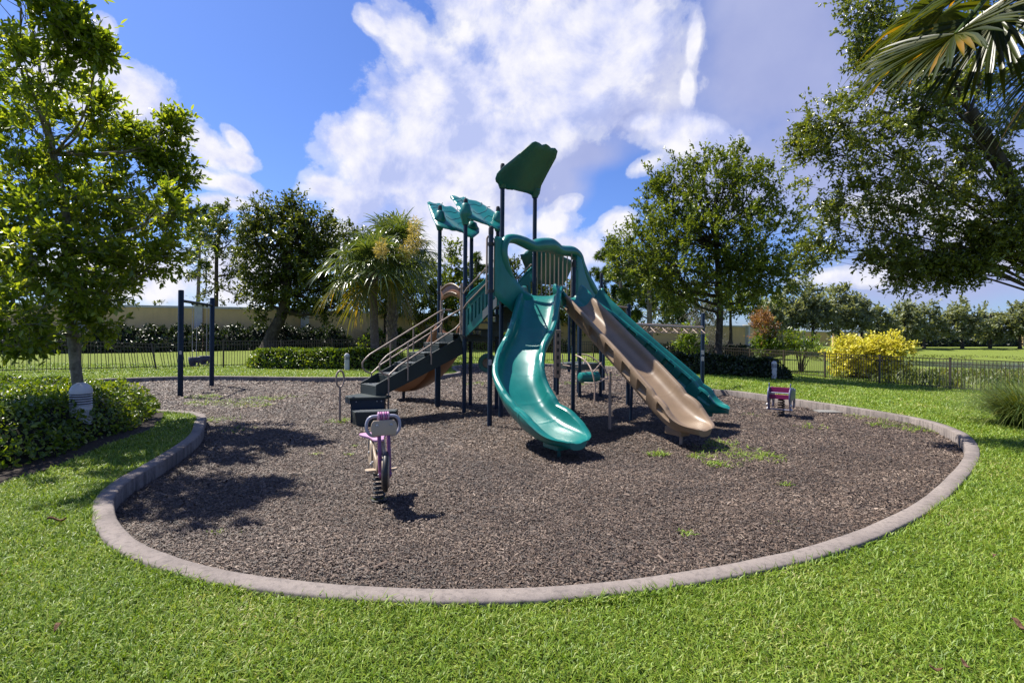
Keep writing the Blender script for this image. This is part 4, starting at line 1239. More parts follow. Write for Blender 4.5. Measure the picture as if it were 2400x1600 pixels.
# ------------------------------------------------------------------ spring riders
def spring(mb, c, r, h, n, w):
    pts = []
    for i in range(n*16+1):
        a = 2*PI*i/16; t = i/(n*16)
        pts.append(Vector(c)+Vector((r*math.cos(a), r*math.sin(a), h*t)))
    mb.tube(pts, w, 8)

def rider_bike():
    base = G(889, 1172, MZ)
    e = empty('spring_rider', base, 'pink and purple motorcycle spring rider in front of the stair', 'spring rider')
    fwd = Vector((0.40, -0.917, 0)).normalized(); rt = Vector((-fwd.y, fwd.x, 0))    # rt points to the picture's right
    if rt.x < 0: rt = -rt
    Z = Vector((0, 0, 1))
    def W_(s, f, z): return base + rt*s + fwd*f + Z*z
    R3 = Matrix((rt, fwd, Z)).transposed()
    mb = MB(); spring(mb, base+Z*0.01, 0.052, 0.27, 6, 0.0125); mb.build('spring', M['black'], e, smooth=60)
    mb = MB(); mb.lathe([(0.075, -0.01), (0.08, 0.0), (0.08, 0.012), (0.06, 0.018)], 18, base); mb.lathe([(0.06, 0.27), (0.07, 0.275), (0.07, 0.29), (0.06, 0.295)], 18, base); mb.build('spring_plate', M['black'], e, smooth=40)
    # body side plates (tan)
    for s in (-0.045, 0.045):
        mb = MB()
        out = [(-0.34, 0.56), (-0.18, 0.58), (-0.05, 0.50), (0.10, 0.44), (0.20, 0.50), (0.24, 0.46), (0.16, 0.33), (0.05, 0.285), (-0.12, 0.285), (-0.24, 0.34), (-0.33, 0.44)]
        pl = [(q.x, q.y) for q in catmull([Vector((a, b, 0)) for a, b in out+out[:1]], 40)[:-1]]
        mb.prism(pl, base+rt*s, fwd, Z, 0.022); mb.build('body_plate', M['beige'], e, bevel=0.004, smooth=40)
    mb = MB(); mb.box(W_(0, -0.08, 0.38), (0.07, 0.30, 0.16), R3); mb.build('engine_block', M['black'], e, bevel=0.01)
    # rear disc
    for s in (-0.064, 0.064):
        mb = MB(); mb.lathe([(0.13, -0.009), (0.135, 0), (0.13, 0.009)], 26, W_(s, -0.20, 0.45), R3 @ Matrix.Rotation(PI/2, 3, 'Y'))
        mb.build('side_disc', M['beige'], e, smooth=40)
        for f_, z_ in ((-0.20, 0.45), (-0.06, 0.36), (0.04, 0.40)):
            mb = MB(); mb.ball(W_(s*1.18, f_, z_), 0.014, 10, 6); mb.build('bolt', M['steel'], e, smooth=60)
    # front wheel
    wc = W_(0.01, 0.30, 0.365)
    RX = R3 @ Matrix.Rotation(math.radians(12), 3, 'Z') @ Matrix.Rotation(PI/2, 3, 'Y')
    mb = MB(); mb.lathe([(0.140, -0.014), (0.158, -0.024), (0.180, -0.022), (0.192, -0.010), (0.192, 0.010), (0.180, 0.022), (0.158, 0.024), (0.140, 0.014)], 36, wc, RX)
    tyre = mb.build('tyre', M['black'], e, smooth=50)
    mb = MB(); mb.lathe([(0.02, -0.036), (0.150, -0.034), (0.154, 0), (0.150, 0.034), (0.02, 0.036)], 36, wc, RX); mb.build('rim', M['beige'], tyre, smooth=40)
    # fork: two flat purple bars
    for s in (-0.044, 0.044):
        mb = MB()
        a, b = W_(s, 0.315, 0.345), W_(s, 0.20, 0.845)
        d = (b-a).normalized()
        mb.bar(a-d*0.02, b, 0.030, 0.05, fwd); mb.lathe([(0.001, -0.011), (0.034, -0.011), (0.036, 0), (0.034, 0.011), (0.001, 0.011)], 18, a, R3 @ Matrix.Rotation(PI/2, 3, 'Y'))
        mb.build('fork_bar', M['purple'], e, bevel=0.003, smooth=40)
        for f_, z_ in ((0.27, 0.56), (0.318, 0.345)):
            mb = MB(); mb.ball(W_(s*1.3, f_, z_), 0.012, 8, 5); mb.build('bolt', M['steel'], e, smooth=60)
    # head plate
    pc = W_(0.0, 0.245, 0.775); up_ = (Z*0.97+fwd*-0.22).normalized()
    hw, hh, cn = 0.128, 0.074, 0.05
    o8 = [(-hw+cn*0.4, -hh), (hw-cn*0.4, -hh), (hw-0.01, -hh+cn*0.55), (hw, 0), (hw-0.01, hh-cn*0.55), (hw-cn*0.6, hh), (-hw+cn*0.6, hh), (-hw+0.01, hh-cn*0.55), (-hw, 0), (-hw+0.01, -hh+cn*0.55)]
    mb = MB(); mb.prism(o8, pc, rt, up_, 0.020)
    hpz = mb.build('head_plate', M['beige'], e, bevel=0.005, smooth=40)
    nf = rt.cross(up_); nf = nf if nf.dot(fwd) > 0 else -nf
    for s in (-0.068, 0.068):
        mb = MB(); q = pc+rt*s+up_*0.022
        mb.tube([q, q+nf*0.014, q+nf*0.016+up_*-0.004], [0.016, 0.016, 0.009], 12); mb.build('bolt', M['steel'], hpz, smooth=50)
    # handlebar loop with pink grip rings
    hb = [W_(-0.045, 0.215, 0.70), W_(-0.11, 0.21, 0.70), W_(-0.155, 0.205, 0.75), W_(-0.155, 0.20, 0.83), W_(-0.12, 0.195, 0.875), W_(-0.05, 0.19, 0.882), W_(0.05, 0.19, 0.882), W_(0.12, 0.195, 0.875), W_(0.155, 0.20, 0.83), W_(0.155, 0.205, 0.75), W_(0.11, 0.21, 0.70), W_(0.045, 0.215, 0.70)]
    mb = MB(); mb.tube(catmull(hb, 50), 0.0155, 12); hbo = mb.build('handlebar', M['lilac_grey'], e, smooth=60)
    for k in range(5):
        s = -0.045+0.0225*k
        mb = MB()
        mb.lathe([(0.026, -0.009), (0.040, -0.008), (0.043, 0), (0.040, 0.008), (0.026, 0.009)], 20, W_(s, 0.19, 0.882), R3 @ Matrix.Rotation(PI/2, 3, 'Y'))
        mb.build('grip_ring', M['pale_pink'] if k % 2 == 0 else M['pink'], hbo, smooth=50)
    mb = MB(); mb.box(W_(0, 0.195, 0.845), (0.10, 0.03, 0.06), R3); mb.build('grip_block', M['pink'], hbo, bevel=0.006)
    # seat board
    so_ = [(-0.16, -0.36), (-0.10, -0.385), (0.10, -0.385), (0.16, -0.36), (0.145, -0.30), (0.075, -0.18), (0.05, -0.06), (0.0, -0.03), (-0.05, -0.06), (-0.075, -0.18), (-0.145, -0.30)]
    so_ = [(q.x, q.y) for q in catmull([Vector((a, b, 0)) for a, b in so_+so_[:1]], 44)[:-1]]
    mb = MB(); mb.prism(so_, base+Z*0.592, rt, (fwd+Z*-0.05).normalized(), 0.024); seat = mb.build('seat', M['pale_pink'], e, bevel=0.006, smooth=40)
    for s in (-0.05, 0.05):
        mb = MB(); mb.ball((0, 0, 0), 0.010, 8, 5, (1, 1, 0.5)); mb.v = [tuple(Vector(v)+W_(s, -0.28, 0.612)) for v in mb.v]; mb.build('bolt', M['steel'], seat, smooth=60)
    # foot rest
    mb = MB(); mb.prism([(-0.155, -0.035), (-0.135, -0.05), (0.135, -0.05), (0.155, -0.035), (0.155, 0.02), (0.13, 0.04), (-0.13, 0.04), (-0.155, 0.02)], W_(0.0, 0.10, 0.335), rt, fwd, 0.022)
    mb.build('foot_rest', M['beige'], e, bevel=0.004)
rider_bike()

def rider_two():
    base = G(1831, 975, MZ)
    e = empty('spring_rider', base, 'magenta and slate blue spring rider with two animal shaped side panels by the right kerb', 'spring rider')
    fwd = Vector((-0.60, -0.80, 0)).normalized(); rt = Vector((-fwd.y, fwd.x, 0))
    if rt.x < 0: rt = -rt
    Z = Vector((0, 0, 1))
    def W_(s, f, z): return base + rt*s + fwd*f + Z*z
    R3 = Matrix((rt, fwd, Z)).transposed()
    mb = MB(); spring(mb, base+Z*0.01, 0.058, 0.36, 7, 0.013); mb.build('spring', M['black'], e, smooth=60)
    mb = MB(); mb.lathe([(0.075, -0.01), (0.085, 0.0), (0.085, 0.012), (0.06, 0.018)], 18, base); mb.lathe([(0.06, 0.36), (0.08, 0.365), (0.08, 0.385), (0.06, 0.39)], 18, base); mb.build('spring_plate', M['black'], e, smooth=40)
    out = [(0.30, 0.30), (0.36, 0.38), (0.34, 0.52), (0.27, 0.60), (0.22, 0.625), (0.215, 0.70), (0.185, 0.705), (0.17, 0.63), (0.05, 0.60), (-0.10, 0.61), (-0.25, 0.56), (-0.34, 0.48), (-0.36, 0.56), (-0.39, 0.55), (-0.40, 0.42), (-0.37, 0.28),
           (-0.31, 0.18), (-0.21, 0.17), (-0.20, 0.30), (-0.08, 0.34), (0.06, 0.34), (0.12, 0.27), (0.14, 0.16), (0.22, 0.14), (0.27, 0.18)]
    pl = [(q.x, q.y) for q in catmull([Vector((a, b, 0)) for a, b in out+out[:1]], 90)[:-1]]
    for s in (-0.20, 0.20):
        mb = MB(); mb.prism(pl, base+rt*s, fwd, Z, 0.022); sp_ = mb.build('side_panel', M['slate'], e, bevel=0.004, smooth=40)
        mb = MB()
        inn = [(0.24+0.0, 0.33), (0.28, 0.40), (0.25, 0.50), (0.1, 0.56), (-0.1, 0.56), (-0.24, 0.50), (-0.31, 0.40), (-0.28, 0.26), (-0.2, 0.36), (0.1, 0.38)]
        il = [(q.x, q.y) for q in catmull([Vector((a, b, 0)) for a, b in inn+inn[:1]], 50)[:-1]]
        mb.prism(il, base+rt*(s+math.copysign(0.013, s)), fwd, Z, 0.012); mb.build('inlay', M['sage'], sp_, bevel=0.002)
        for z, f in ((0.265, 0.24), (0.175, 0.20)):
            mb = MB(); mb.ball(W_(s+math.copysign(0.02, s), f+0.03, z), 0.028, 12, 8); mb.build('knob', M['white'], sp_, smooth=60)
    for f, z, hgt, tilt, nm in ((0.10, 0.565, 0.11, 0, 'back_board'), (0.20, 0.43, 0.09, 0, 'front_board')):
        mb = MB(); mb.box(W_(0, f, z), (0.378, 0.02, hgt), R3); mb.build(nm, M['magenta'], e, bevel=0.004)
    mb = MB(); mb.box(W_(0, -0.10, 0.40), (0.378, 0.34, 0.022), R3); mb.build('seat', M['magenta'], e, bevel=0.004)
    mb = MB(); mb.tube([W_(-0.19, 0.26, 0.515), W_(0.19, 0.26, 0.515)], 0.012, 10); mb.build('hand_bar', M['lilac_grey'], e, smooth=60)
    mb = MB(); mb.tube([W_(-0.21, 0.19, 0.165), W_(0.21, 0.19, 0.165)], 0.014, 10); mb.build('foot_bar', M['lilac_grey'], e, smooth=60)
rider_two()

# ------------------------------------------------------------------ bollard lights
def bollard(x, y, h, r, label, louvre=True):
    z = gzf(x, y)
    e = empty('bollard_light', (x, y, z), label, 'bollard light', 'white bollard lights along the lawn')
    hd = h*0.80 if louvre else h*0.62
    mb = MB(); mb.lathe([(r, z-0.05), (r, z+hd-r*1.25)], 28, (x, y, 0)); mb.build('shaft', M['white'], e, smooth=40)
    # dark core behind the louvres, then the rings, then the domed cap
    z0 = z+hd-r*1.25; z1 = z+h-r*1.12
    mb = MB(); mb.lathe([(r*0.86, z0-0.01), (r*0.86, z1+0.005)], 24, (x, y, 0)); mb.build('lamp_core', M['dark_slot'], e, smooth=40)
    k = 5
    for i in range(k):
        c = z0+(z1-z0)*(i+0.35)/k; hh = (z1-z0)/k*0.30
        mb = MB(); mb.lathe([(r*0.84, c-hh*0.2), (r*1.0, c-hh), (r*1.02, c-hh*0.3), (r*0.84, c+hh)], 28, (x, y, 0)); mb.build('louvre_ring', M['white'], e, smooth=30)
    prof = [(r*0.9, z1+0.002), (r*1.03, z1)] + [(r*1.03*math.cos(a), z1+0.02+r*1.05*math.sin(a)) for a in np.linspace(0, PI/2*0.98, 10)]
    mb = MB(); mb.lathe(prof, 28, (x, y, 0)); mb.build('cap', M['white'], e, smooth=40)
bollard(XU(191, 7.55), 7.55, 0.80, 0.135, 'white louvred bollard light standing in the near hedge below the leafy tree')
b_ = G(813, 867, 0.0); bollard(b_.x, b_.y, 0.70, 0.105, 'short white bollard light in front of the clipped hedge by the palms')
b_ = Vector((XU(1815, 20.6), 20.6, 0)); bollard(b_.x, b_.y, 0.72, 0.10, 'white bollard light at the end of the dark low hedge on the right')

# ------------------------------------------------------------------ small things
s_ = G(1938, 966, MZ)
mb = MB(); mb.prism([(-0.24, -0.15), (0.26, -0.17), (0.22, 0.16), (-0.22, 0.15)], s_+Vector((0, 0, 0.018)), (1, 0, 0), (0, 1, 0.015), 0.03)
o = mb.build('paving_slab', M['slab'], None, bevel=0.006); tag(o, 'grey flat slab lying on the mulch near the right kerb', 'slab')
def dead_leaf(u, v, label, s=0.07, z=0.025, seed=1):
    p = G(u, v, z); r = random.Random(seed); a = r.uniform(0, 6.28)
    mb = MB(); d = Vector((math.cos(a), math.sin(a), 0)); sd_ = Vector((-d.y, d.x, 0))
    vs, fs = [], []
    for i in range(7):
        t = i/6; w = 0.36*s*math.sin(PI*min(1, t*0.94+0.05))
        for q in (-1, -0.4, 0.4, 1):
            vs.append(p+d*(t-0.5)*s*1.4+sd_*q*w*0.8+Vector((0, 0, 0.010+s*0.25*abs(q)**1.5+s*0.25*math.sin(t*5+seed))))
    for i in range(6):
        for q in range(3): fs.append((i*4+q, (i+1)*4+q, (i+1)*4+q+1, i*4+q+1))
    mb.add(vs, fs)
    o = mb.build('dead_leaf', M['dead_leaf'], None, smooth=60)
    sm = o.modifiers.new('thickness', 'SOLIDIFY'); sm.thickness = 0.0012
    tag(o, label, 'leaf', 'brown dead leaves on the lawn')
dead_leaf(133, 1222, 'reddish brown dead leaf on the shaded grass left of the kerb', 0.085, 0.03, 1)
dead_leaf(2194, 1573, 'curled brown dead leaf at the bottom edge of the grass right of the others', 0.038, 0.03, 2)
dead_leaf(2262, 1562, 'dark rolled dead leaf beside the curled one at the bottom right', 0.036, 0.03, 3)
dead_leaf(2385, 1468, 'orange brown dead leaf on the grass by the right picture edge', 0.055, 0.03, 4)
dead_leaf(2330, 1306, 'small brown dead leaf on the grass right of the kerb bend', 0.05, 0.03, 5)
dead_leaf(135, 1475, 'small brown dead leaf low in the grass at bottom left', 0.045, 0.03, 6)
ALB = 0.80
# ------------------------------------------------------------------ vegetation
RNG = np.random.default_rng(11)
def unit(a): return a/np.maximum(np.linalg.norm(a, axis=-1, keepdims=True), 1e-9)
def rdir(n): return unit(RNG.normal(size=(n, 3)))

def leaves(p, d, nh, L, W, fold=0.15, kind=6, droop=0.0):
    """one small folded leaf per row: p base, d direction, nh rough face normal"""
    n = len(p); d = unit(d); s = unit(np.cross(d, nh)); nn = np.cross(s, d)
    L = np.broadcast_to(np.asarray(L, float), (n,))[:, None]; W = np.broadcast_to(np.asarray(W, float), (n,))[:, None]
    f = W*fold; dz = np.array([0, 0, -1.0])*droop*L
    t = p+d*L+dz
    if kind == 4:
        r = p+d*L*0.5+s*W*0.5+nn*f; l = p+d*L*0.5-s*W*0.5+nn*f
        V = np.stack([p, r, t, l], 1).reshape(-1, 3)
        Fc = np.arange(n)[:, None]*4+np.array([[0, 1, 2, 3]])
        return V, Fc
    r1 = p+d*L*0.34+s*W*0.5+nn*f+dz*0.2; r2 = p+d*L*0.74+s*W*0.40+nn*f*0.8+dz*0.6
    l1 = p+d*L*0.34-s*W*0.5+nn*f+dz*0.2; l2 = p+d*L*0.74-s*W*0.40+nn*f*0.8+dz*0.6
    V = np.stack([p, r1, r2, t, l2, l1], 1).reshape(-1, 3)
    Fc = (np.arange(n)[:, None, None]*6+np.array([[[0, 1, 2, 3], [0, 3, 4, 5]]])).reshape(-1, 4)
    return V, Fc

def clump_leaves(C, R, out, tw, lv, L, W, twl, kind=6, up=0.25, lift=0.4, spread=0.9, fold=0.15, flat=0.6):
    """C clump centres, R clump radii, out outward directions; tw twigs per clump, lv leaves per twig"""
    n = len(C)
    c = np.repeat(C, tw, 0); o = np.repeat(out, tw, 0); r = np.repeat(R, tw)
    td = unit(o*0.9 + rdir(n*tw)*spread + np.array([0, 0, up]))
    st = c + rdir(n*tw)*(r*0.55*RNG.random(n*tw)**0.5)[:, None]
    tl = twl*RNG.uniform(0.6, 1.3, n*tw)*r/np.mean(R)
    twigs = (st, st+td*tl[:, None])
    k = n*tw
    t = np.tile(np.linspace(0.12, 1.0, lv), k) + RNG.normal(0, 0.04, k*lv)
    base = np.repeat(st, lv, 0)+np.repeat(td, lv, 0)*(np.repeat(tl, lv)*t)[:, None]
    ld = unit(np.repeat(td, lv, 0)*lift + rdir(k*lv)*0.75)
    nh = unit(rdir(k*lv)*flat + np.array([0, 0, 1.0]))
    s = RNG.uniform(0.7, 1.25, k*lv)
    V, Fc = leaves(base, ld, nh, L*s, W*s, fold, kind)
    return V, Fc, twigs

def blob_points(c, rad, n, bias=2.4, lo=-1.0):
    d = rdir(int(n*1.6)+8); d = d[d[:, 2] > lo][:n]
    r = RNG.random(len(d))**(1/bias)
    r = r*(1+0.16*np.sin(d[:, 0]*5+c[0])+0.13*np.sin(d[:, 2]*7+c[1]*3))
    return np.array(c)+d*np.array(rad)*r[:, None], unit(d/np.array(rad))

def cat(parts):
    V, F, o = [], [], 0
    for v, f in parts:
        V.append(v); F.append(f+o); o += len(v)
    return np.concatenate(V), np.concatenate(F)

def twig_tubes(mb, tw, r, keep=1.0):
    for a, b in zip(*tw):
        if RNG.random() < keep: mb.tube([a, (Vector(a)+Vector(b))/2+Vector(RNG.normal(0, 0.02, 3)), b], [r, r*0.8, r*0.4], 4, caps=False)

def make_tree(name, label, base, trunk_pts, trunk_r, blobs, dens, leafp, lm, bm, group=None, limb_r=None, twig_show=0.0, bias=2.4, root=True, limbs_from=0.55, sub=True, lo=-1.0, sag=-0.06):
    """trunk_pts: polyline from the ground; blobs: (centre, radii); dens clumps per blob of unit size"""
    e = empty(name, base, label, 'tree', group)
    mb = MB()
    tp = catmull(trunk_pts, 16)
    rr = [trunk_r*(1.0+0.55*max(0, 1-i/2.2))*(1-0.45*i/15) for i in range(16)]
    mb.tube(tp, rr, 12)
    parts = []
    limb_r = limb_r or trunk_r*0.42
    for (c, rad) in blobs:
        c = Vector(c)
        size = (rad[0]*rad[1]*rad[2])**(1/3)
        # limb from the trunk to the heart of this mass
        i0 = min(range(int(16*limbs_from), 16), key=lambda i: abs(tp[i].z-(c.z-0.45*(c-tp[i]).length)))
        a = tp[i0]
        m_ = a.lerp(c, 0.5)+Vector((0, 0, sag*(c-a).length))+Vector(RNG.normal(0, 0.05*(c-a).length, 3))
        limb = catmull([a, m_, c], 8)
        lr = limb_r*min(1.3, 0.6+size*0.25)
        mb.tube(limb, [lr*(1-0.72*k/7) for k in range(8)], 8, caps=False)
        n = max(leafp.get('nmin', 5), int(dens*(rad[0]*rad[1]+rad[1]*rad[2]+rad[0]*rad[2])/3))
        C, o = blob_points(c, rad, n, bias, lo)
        R = np.full(len(C), leafp['cr'])*RNG.uniform(0.7, 1.35, len(C))
        V, Fc, tw = clump_leaves(C, R, o, leafp['tw'], leafp['lv'], leafp['L'], leafp['W'], leafp['twl'], leafp.get('kind', 6), leafp.get('up', 0.25), leafp.get('lift', 0.4), leafp.get('spread', 0.9), leafp.get('fold', 0.15), leafp.get('flat', 0.6))
        parts.append((V, Fc))
        if sub:
            for q in C[::2]:
                q = Vector(q); s_ = limb[min(7, 3+int(RNG.integers(0, 5)))]
                mm = s_.lerp(q, 0.5)+Vector((0, 0, -0.05*(q-s_).length))+Vector(RNG.normal(0, 0.04*(q-s_).length, 3))
                mb.tube([s_, mm, q], [lr*0.26, lr*0.17, lr*0.07], 5, caps=False)
        if twig_show: twig_tubes(mb, tw, leafp.get('tr', 0.004), twig_show)
    mb.build('trunk', M[bm], e, smooth=60)
    V, Fc = cat(parts)
    np_obj('crown', V, Fc, M[lm], e)
    return e

def PB(lst, Y, k=0.85, dY=0.0):
    out = []
    for t in lst:
        u, v, ru, rv = t[:4]; y = Y + (t[4] if len(t) > 4 else 0)
        out.append((P(u, v, y), (ru/F*y, (ru+rv)/2/F*y*k, rv/F*y)))
    return out

# ---- leafy tree on the left (near)
YL = 8.4
def q3(u, v, y=YL): return P(u, v, y)
lb = PB([(150, 545, 185, 115), (330, 560, 120, 105, 1.3), (60, 430, 130, 130), (190, 420, 100, 85, 0.5), (325, 450, 100, 50, 1.3), (385, 345, 22, 62, 1.2), (300, 345, 16, 50, 1.2), (415, 400, 46, 15, 1.3), (345, 390, 24, 45, 1.2), (300, 315, 22, 16, 1.2), (400, 300, 20, 14, 1.2),
         (80, 300, 130, 100), (60, 160, 105, 120, -1.2), (50, 20, 120, 80, -1.5), (190, 90, 45, 25, -1.0), (150, 45, 50, 40, -1.3), (225, 112, 22, 14, -1.0), (40, -90, 130, 80, -1.5), (215, 250, 30, 50), (60, 650, 150, 70, -0.8), (290, 630, 95, 42, 0.2), (385, 600, 40, 42, 0.4), (395, 500, 45, 45, 0.2), (190, 690, 90, 36, -0.4),
         (30, 740, 80, 40, -1.5), (20, 560, 140, 110, -1.3), (30, 790, 70, 25, -1.2), (210, 755, 40, 20)], YL, 1.0)
make_tree('leafy_tree', 'bright green broad leaved tree with a mottled grey trunk rising from the near hedge', P(187, 1003, YL),
          [P(190, 1010, YL), P(186, 930, YL), P(176, 850, YL), P(169, 770, YL), P(171, 700, YL), P(168, 600, YL), P(150, 480, YL), P(100, 250, YL)], 0.088, lb, 64,
          dict(cr=0.17, tw=6, lv=10, L=0.108, W=0.044, twl=0.28, nmin=14, up=0.35, lift=0.75, spread=0.8, flat=0.8, tr=0.006), 'leaf_bright', 'bark_grey', limb_r=0.035, twig_show=0.35, bias=2.0, limbs_from=0.42)

# ---- big oak reaching in from the right (near)
YR = 8.2
rb = PB([(2010, 330, 130, 110), (1935, 290, 55, 40, 0.3), (1900, 340, 40, 25, 0.4), (2120, 240, 140, 120, -0.3), (2040, 190, 60, 60), (2020, 90, 45, 40), (2030, 20, 40, 40), (2150, 420, 150, 100), (2010, 460, 120, 80, 0.2), (1950, 520, 80, 50, 0.4), (1915, 590, 45, 30, 0.5), (2060, 570, 90, 45, 0.3),
         (2300, 360, 150, 150, 0.4), (2250, 200, 150, 130, 0.5), (2330, 90, 120, 110, 0.5), (2240, 550, 130, 60, 0.2), (2170, 585, 80, 40, 0.1), (2100, 600, 50, 24, 0.1), (2380, 540, 90, 60, 0.2), (2330, 570, 60, 34, 0.1), (2390, 590, 60, 30, 0.1), (2270, 610, 40, 22, 0.1), (2350, 520, 80, 40, -0.2), (2290, 590, 30, 22, 0.1), (2130, 640, 24, 16, 0.1), (2200, 630, 20, 20, 0.1), (2240, 640, 26, 22, 0.1), (2380, 450, 80, 90, -0.2), (2300, 500, 100, 60), (2130, 120, 90, 80, 0.4), (2150, 30, 80, 50, 0.6)], YR, 0.9)
make_tree('oak_tree', 'large small leaved oak hanging into the picture from the right edge', Vector((9.7, 8.8, gzf(9.7, 8.8))),
          [(9.7, 8.8, -0.3), (9.6, 8.75, 0.8), (9.45, 8.7, 1.8), (9.1, 8.6, 2.7), (8.6, 8.5, 3.4), (8.0, 8.3, 4.2), (7.3, 8.2, 5.2)], 0.17, rb, 78,
          dict(nmin=20, cr=0.15, tw=6, lv=13, L=0.064, W=0.027, twl=0.26, up=-0.05, lift=0.45, spread=0.85, flat=1.2, tr=0.003), 'leaf_oak_near', 'bark_dark', limb_r=0.036, twig_show=0.25, bias=2.0, limbs_from=0.4, sag=0.10)

# ---- round oak on the right lawn
YM = 23.0
mbk = PB([(1660, 560, 200, 130), (1560, 600, 95, 110, -1), (1765, 590, 90, 120, -1), (1680, 440, 100, 75), (1560, 480, 60, 70), (1600, 420, 50, 60), (1760, 450, 70, 70), (1815, 445, 36, 36), (1700, 390, 30, 35), (1745, 375, 20, 30), (1640, 380, 16, 28), (1825, 530, 40, 55), (1480, 610, 40, 55), (1500, 560, 60, 55), (1540, 430, 22, 40),
          (1835, 620, 46, 46), (1680, 650, 140, 50, -1), (1580, 670, 80, 36), (1790, 670, 80, 40)], YM, 1.0)
make_tree('oak_tree', 'rounded green oak with a dark forked trunk above the low hedge on the right', P(1682, 876, YM),
          [P(1682, 888, YM), P(1683, 830, YM), P(1686, 770, YM), P(1688, 715, YM), P(1684, 650, YM), P(1676, 540, YM)], 0.185, mbk, 21.0,
          dict(cr=0.42, tw=5, lv=13, L=0.145, W=0.068, twl=0.55, up=0.55, lift=0.65, spread=0.7, kind=6, nmin=7), 'leaf_oak', 'bark_dark', limb_r=0.085, bias=2.2)

# ---- dark tree behind the left fence
YD = 31.0
dbk = PB([(665, 560, 110, 80), (720, 590, 80, 90), (640, 640, 75, 75), (700, 680, 100, 50), (660, 500, 60, 35), (745, 530, 55, 40), (610, 530, 40, 40), (760, 640, 50, 70), (585, 560, 30, 40), (730, 735, 45, 18), (790, 715, 36, 26), (690, 470, 20, 14), (620, 700, 40, 50)], YD, 1.0)
make_tree('dark_tree', 'dense dark tree with a leaning trunk by the cream wall left of the palms', P(632, 815, YD),
          [P(630, 822, YD), P(637, 785, YD), P(655, 750, YD), P(668, 710, YD), P(675, 640, YD), P(680, 560, YD)], 0.40, dbk, 17,
          dict(cr=0.45, tw=5, lv=12, L=0.21, W=0.10, twl=0.65, up=0.15, lift=0.4), 'leaf_dark', 'bark_dark', limb_r=0.16, bias=2.2)
# ---- slim tree left of it
YS = 36.0
sbk = PB([(510, 540, 50, 40), (545, 560, 45, 45), (490, 600, 45, 40), (530, 640, 40, 40), (545, 500, 24, 22), (575, 620, 30, 40), (470, 640, 22, 24), (555, 690, 34, 22), (470, 690, 16, 14)], YS, 1.0)
make_tree('slim_tree', 'thin dark trunked tree with airy foliage behind the swings', P(505, 800, YS), [P(505, 805, YS), P(506, 740, YS), P(507, 680, YS), P(508, 600, YS), P(515, 530, YS)], 0.17, sbk, 11,
          dict(cr=0.42, tw=5, lv=9, L=0.22, W=0.10, twl=0.65, up=0.2, lift=0.4), 'leaf_dark', 'bark_dark', limb_r=0.07, bias=2.0)

# ---- pines: needle tufts on bare limbs
def pine(label, u0, u1, v_base, v_top, Y, tufts, r=0.16, group='pine trees beyond the fence'):
    e = empty('pine_tree', P(u0, v_base, Y), label, 'tree', group)
    mb = MB(); tp = catmull([P(u0, v_base+6, Y), P(u0+(u1-u0)*0.3, v_base+(v_top-v_base)*0.35, Y), P(u1, v_top+20, Y)], 14)
    mb.tube(tp, [r*(1-0.6*i/13) for i in range(14)], 10)
    parts = []
    for (u, v, s) in tufts:
        y = Y+RNG.uniform(-1.5, 1.5); c = P(u, v, y); R = s/F*Y
        i0 = min(range(3, 14), key=lambda i: abs(tp[i].z-(c.z-0.3*(c-tp[i]).length)))
        mb.tube(catmull([tp[i0], tp[i0].lerp(c, 0.5)+Vector((0, 0, 0.1)), c], 6), [r*0.28*(1-0.11*k) for k in range(6)], 6, caps=False)
        k = max(8, int(15*s/14))
        C, o = blob_points(c, (R, R, R*0.75), k, 2.2)
        m = len(C); nd = 62
        b = np.repeat(C, nd, 0); d = unit(rdir(m*nd)+np.repeat(o, nd, 0)*0.6+np.array([0, 0, 0.25]))
        V, Fc = leaves(b, d, rdir(m*nd), RNG.uniform(0.25, 0.45, m*nd), 0.04, 0.1, 4, 0.1)
        parts.append((V, Fc))
    mb.build('trunk', M['bark_pine'], e, smooth=60)
    V, Fc = cat(parts); np_obj('crown', V, Fc, M['leaf_pine'], e)
pine('pine with bunched needles beyond the fence left of the slim tree', 462, 470, 800, 500, 42, [(460, 510, 24), (485, 500, 20), (500, 520, 20), (520, 490, 14), (450, 545, 22), (475, 560, 20), (445, 600, 14), (455, 645, 14), (480, 620, 12)], 0.2)
pine('tall pale trunked pine behind the overhead beam', 1523, 1520, 812, 560, 36, [(1480, 600, 30), (1450, 640, 26), (1500, 640, 30), (1540, 600, 26), (1470, 690, 26), (1515, 700, 24), (1560, 690, 24), (1440, 590, 16), (1545, 650, 30), (1580, 720, 26), (1490, 740, 18)], 0.24)
pine('pine with a clump of needles right of the slide hood', 1474, 1440, 810, 560, 39, [(1418, 600, 20), (1440, 575, 16), (1395, 640, 12), (1420, 650, 22), (1450, 680, 22), (1410, 690, 20), (1440, 720, 22), (1400, 735, 16), (1470, 640, 20)], 0.2)
pine('pine top showing behind the small roofs', 1118, 1116, 810, 600, 42, [(1118, 605, 14), (1130, 630, 16), (1108, 640, 16), (1125, 665, 18), (1100, 680, 18), (1130, 700, 18), (1080, 650, 10)], 0.2)

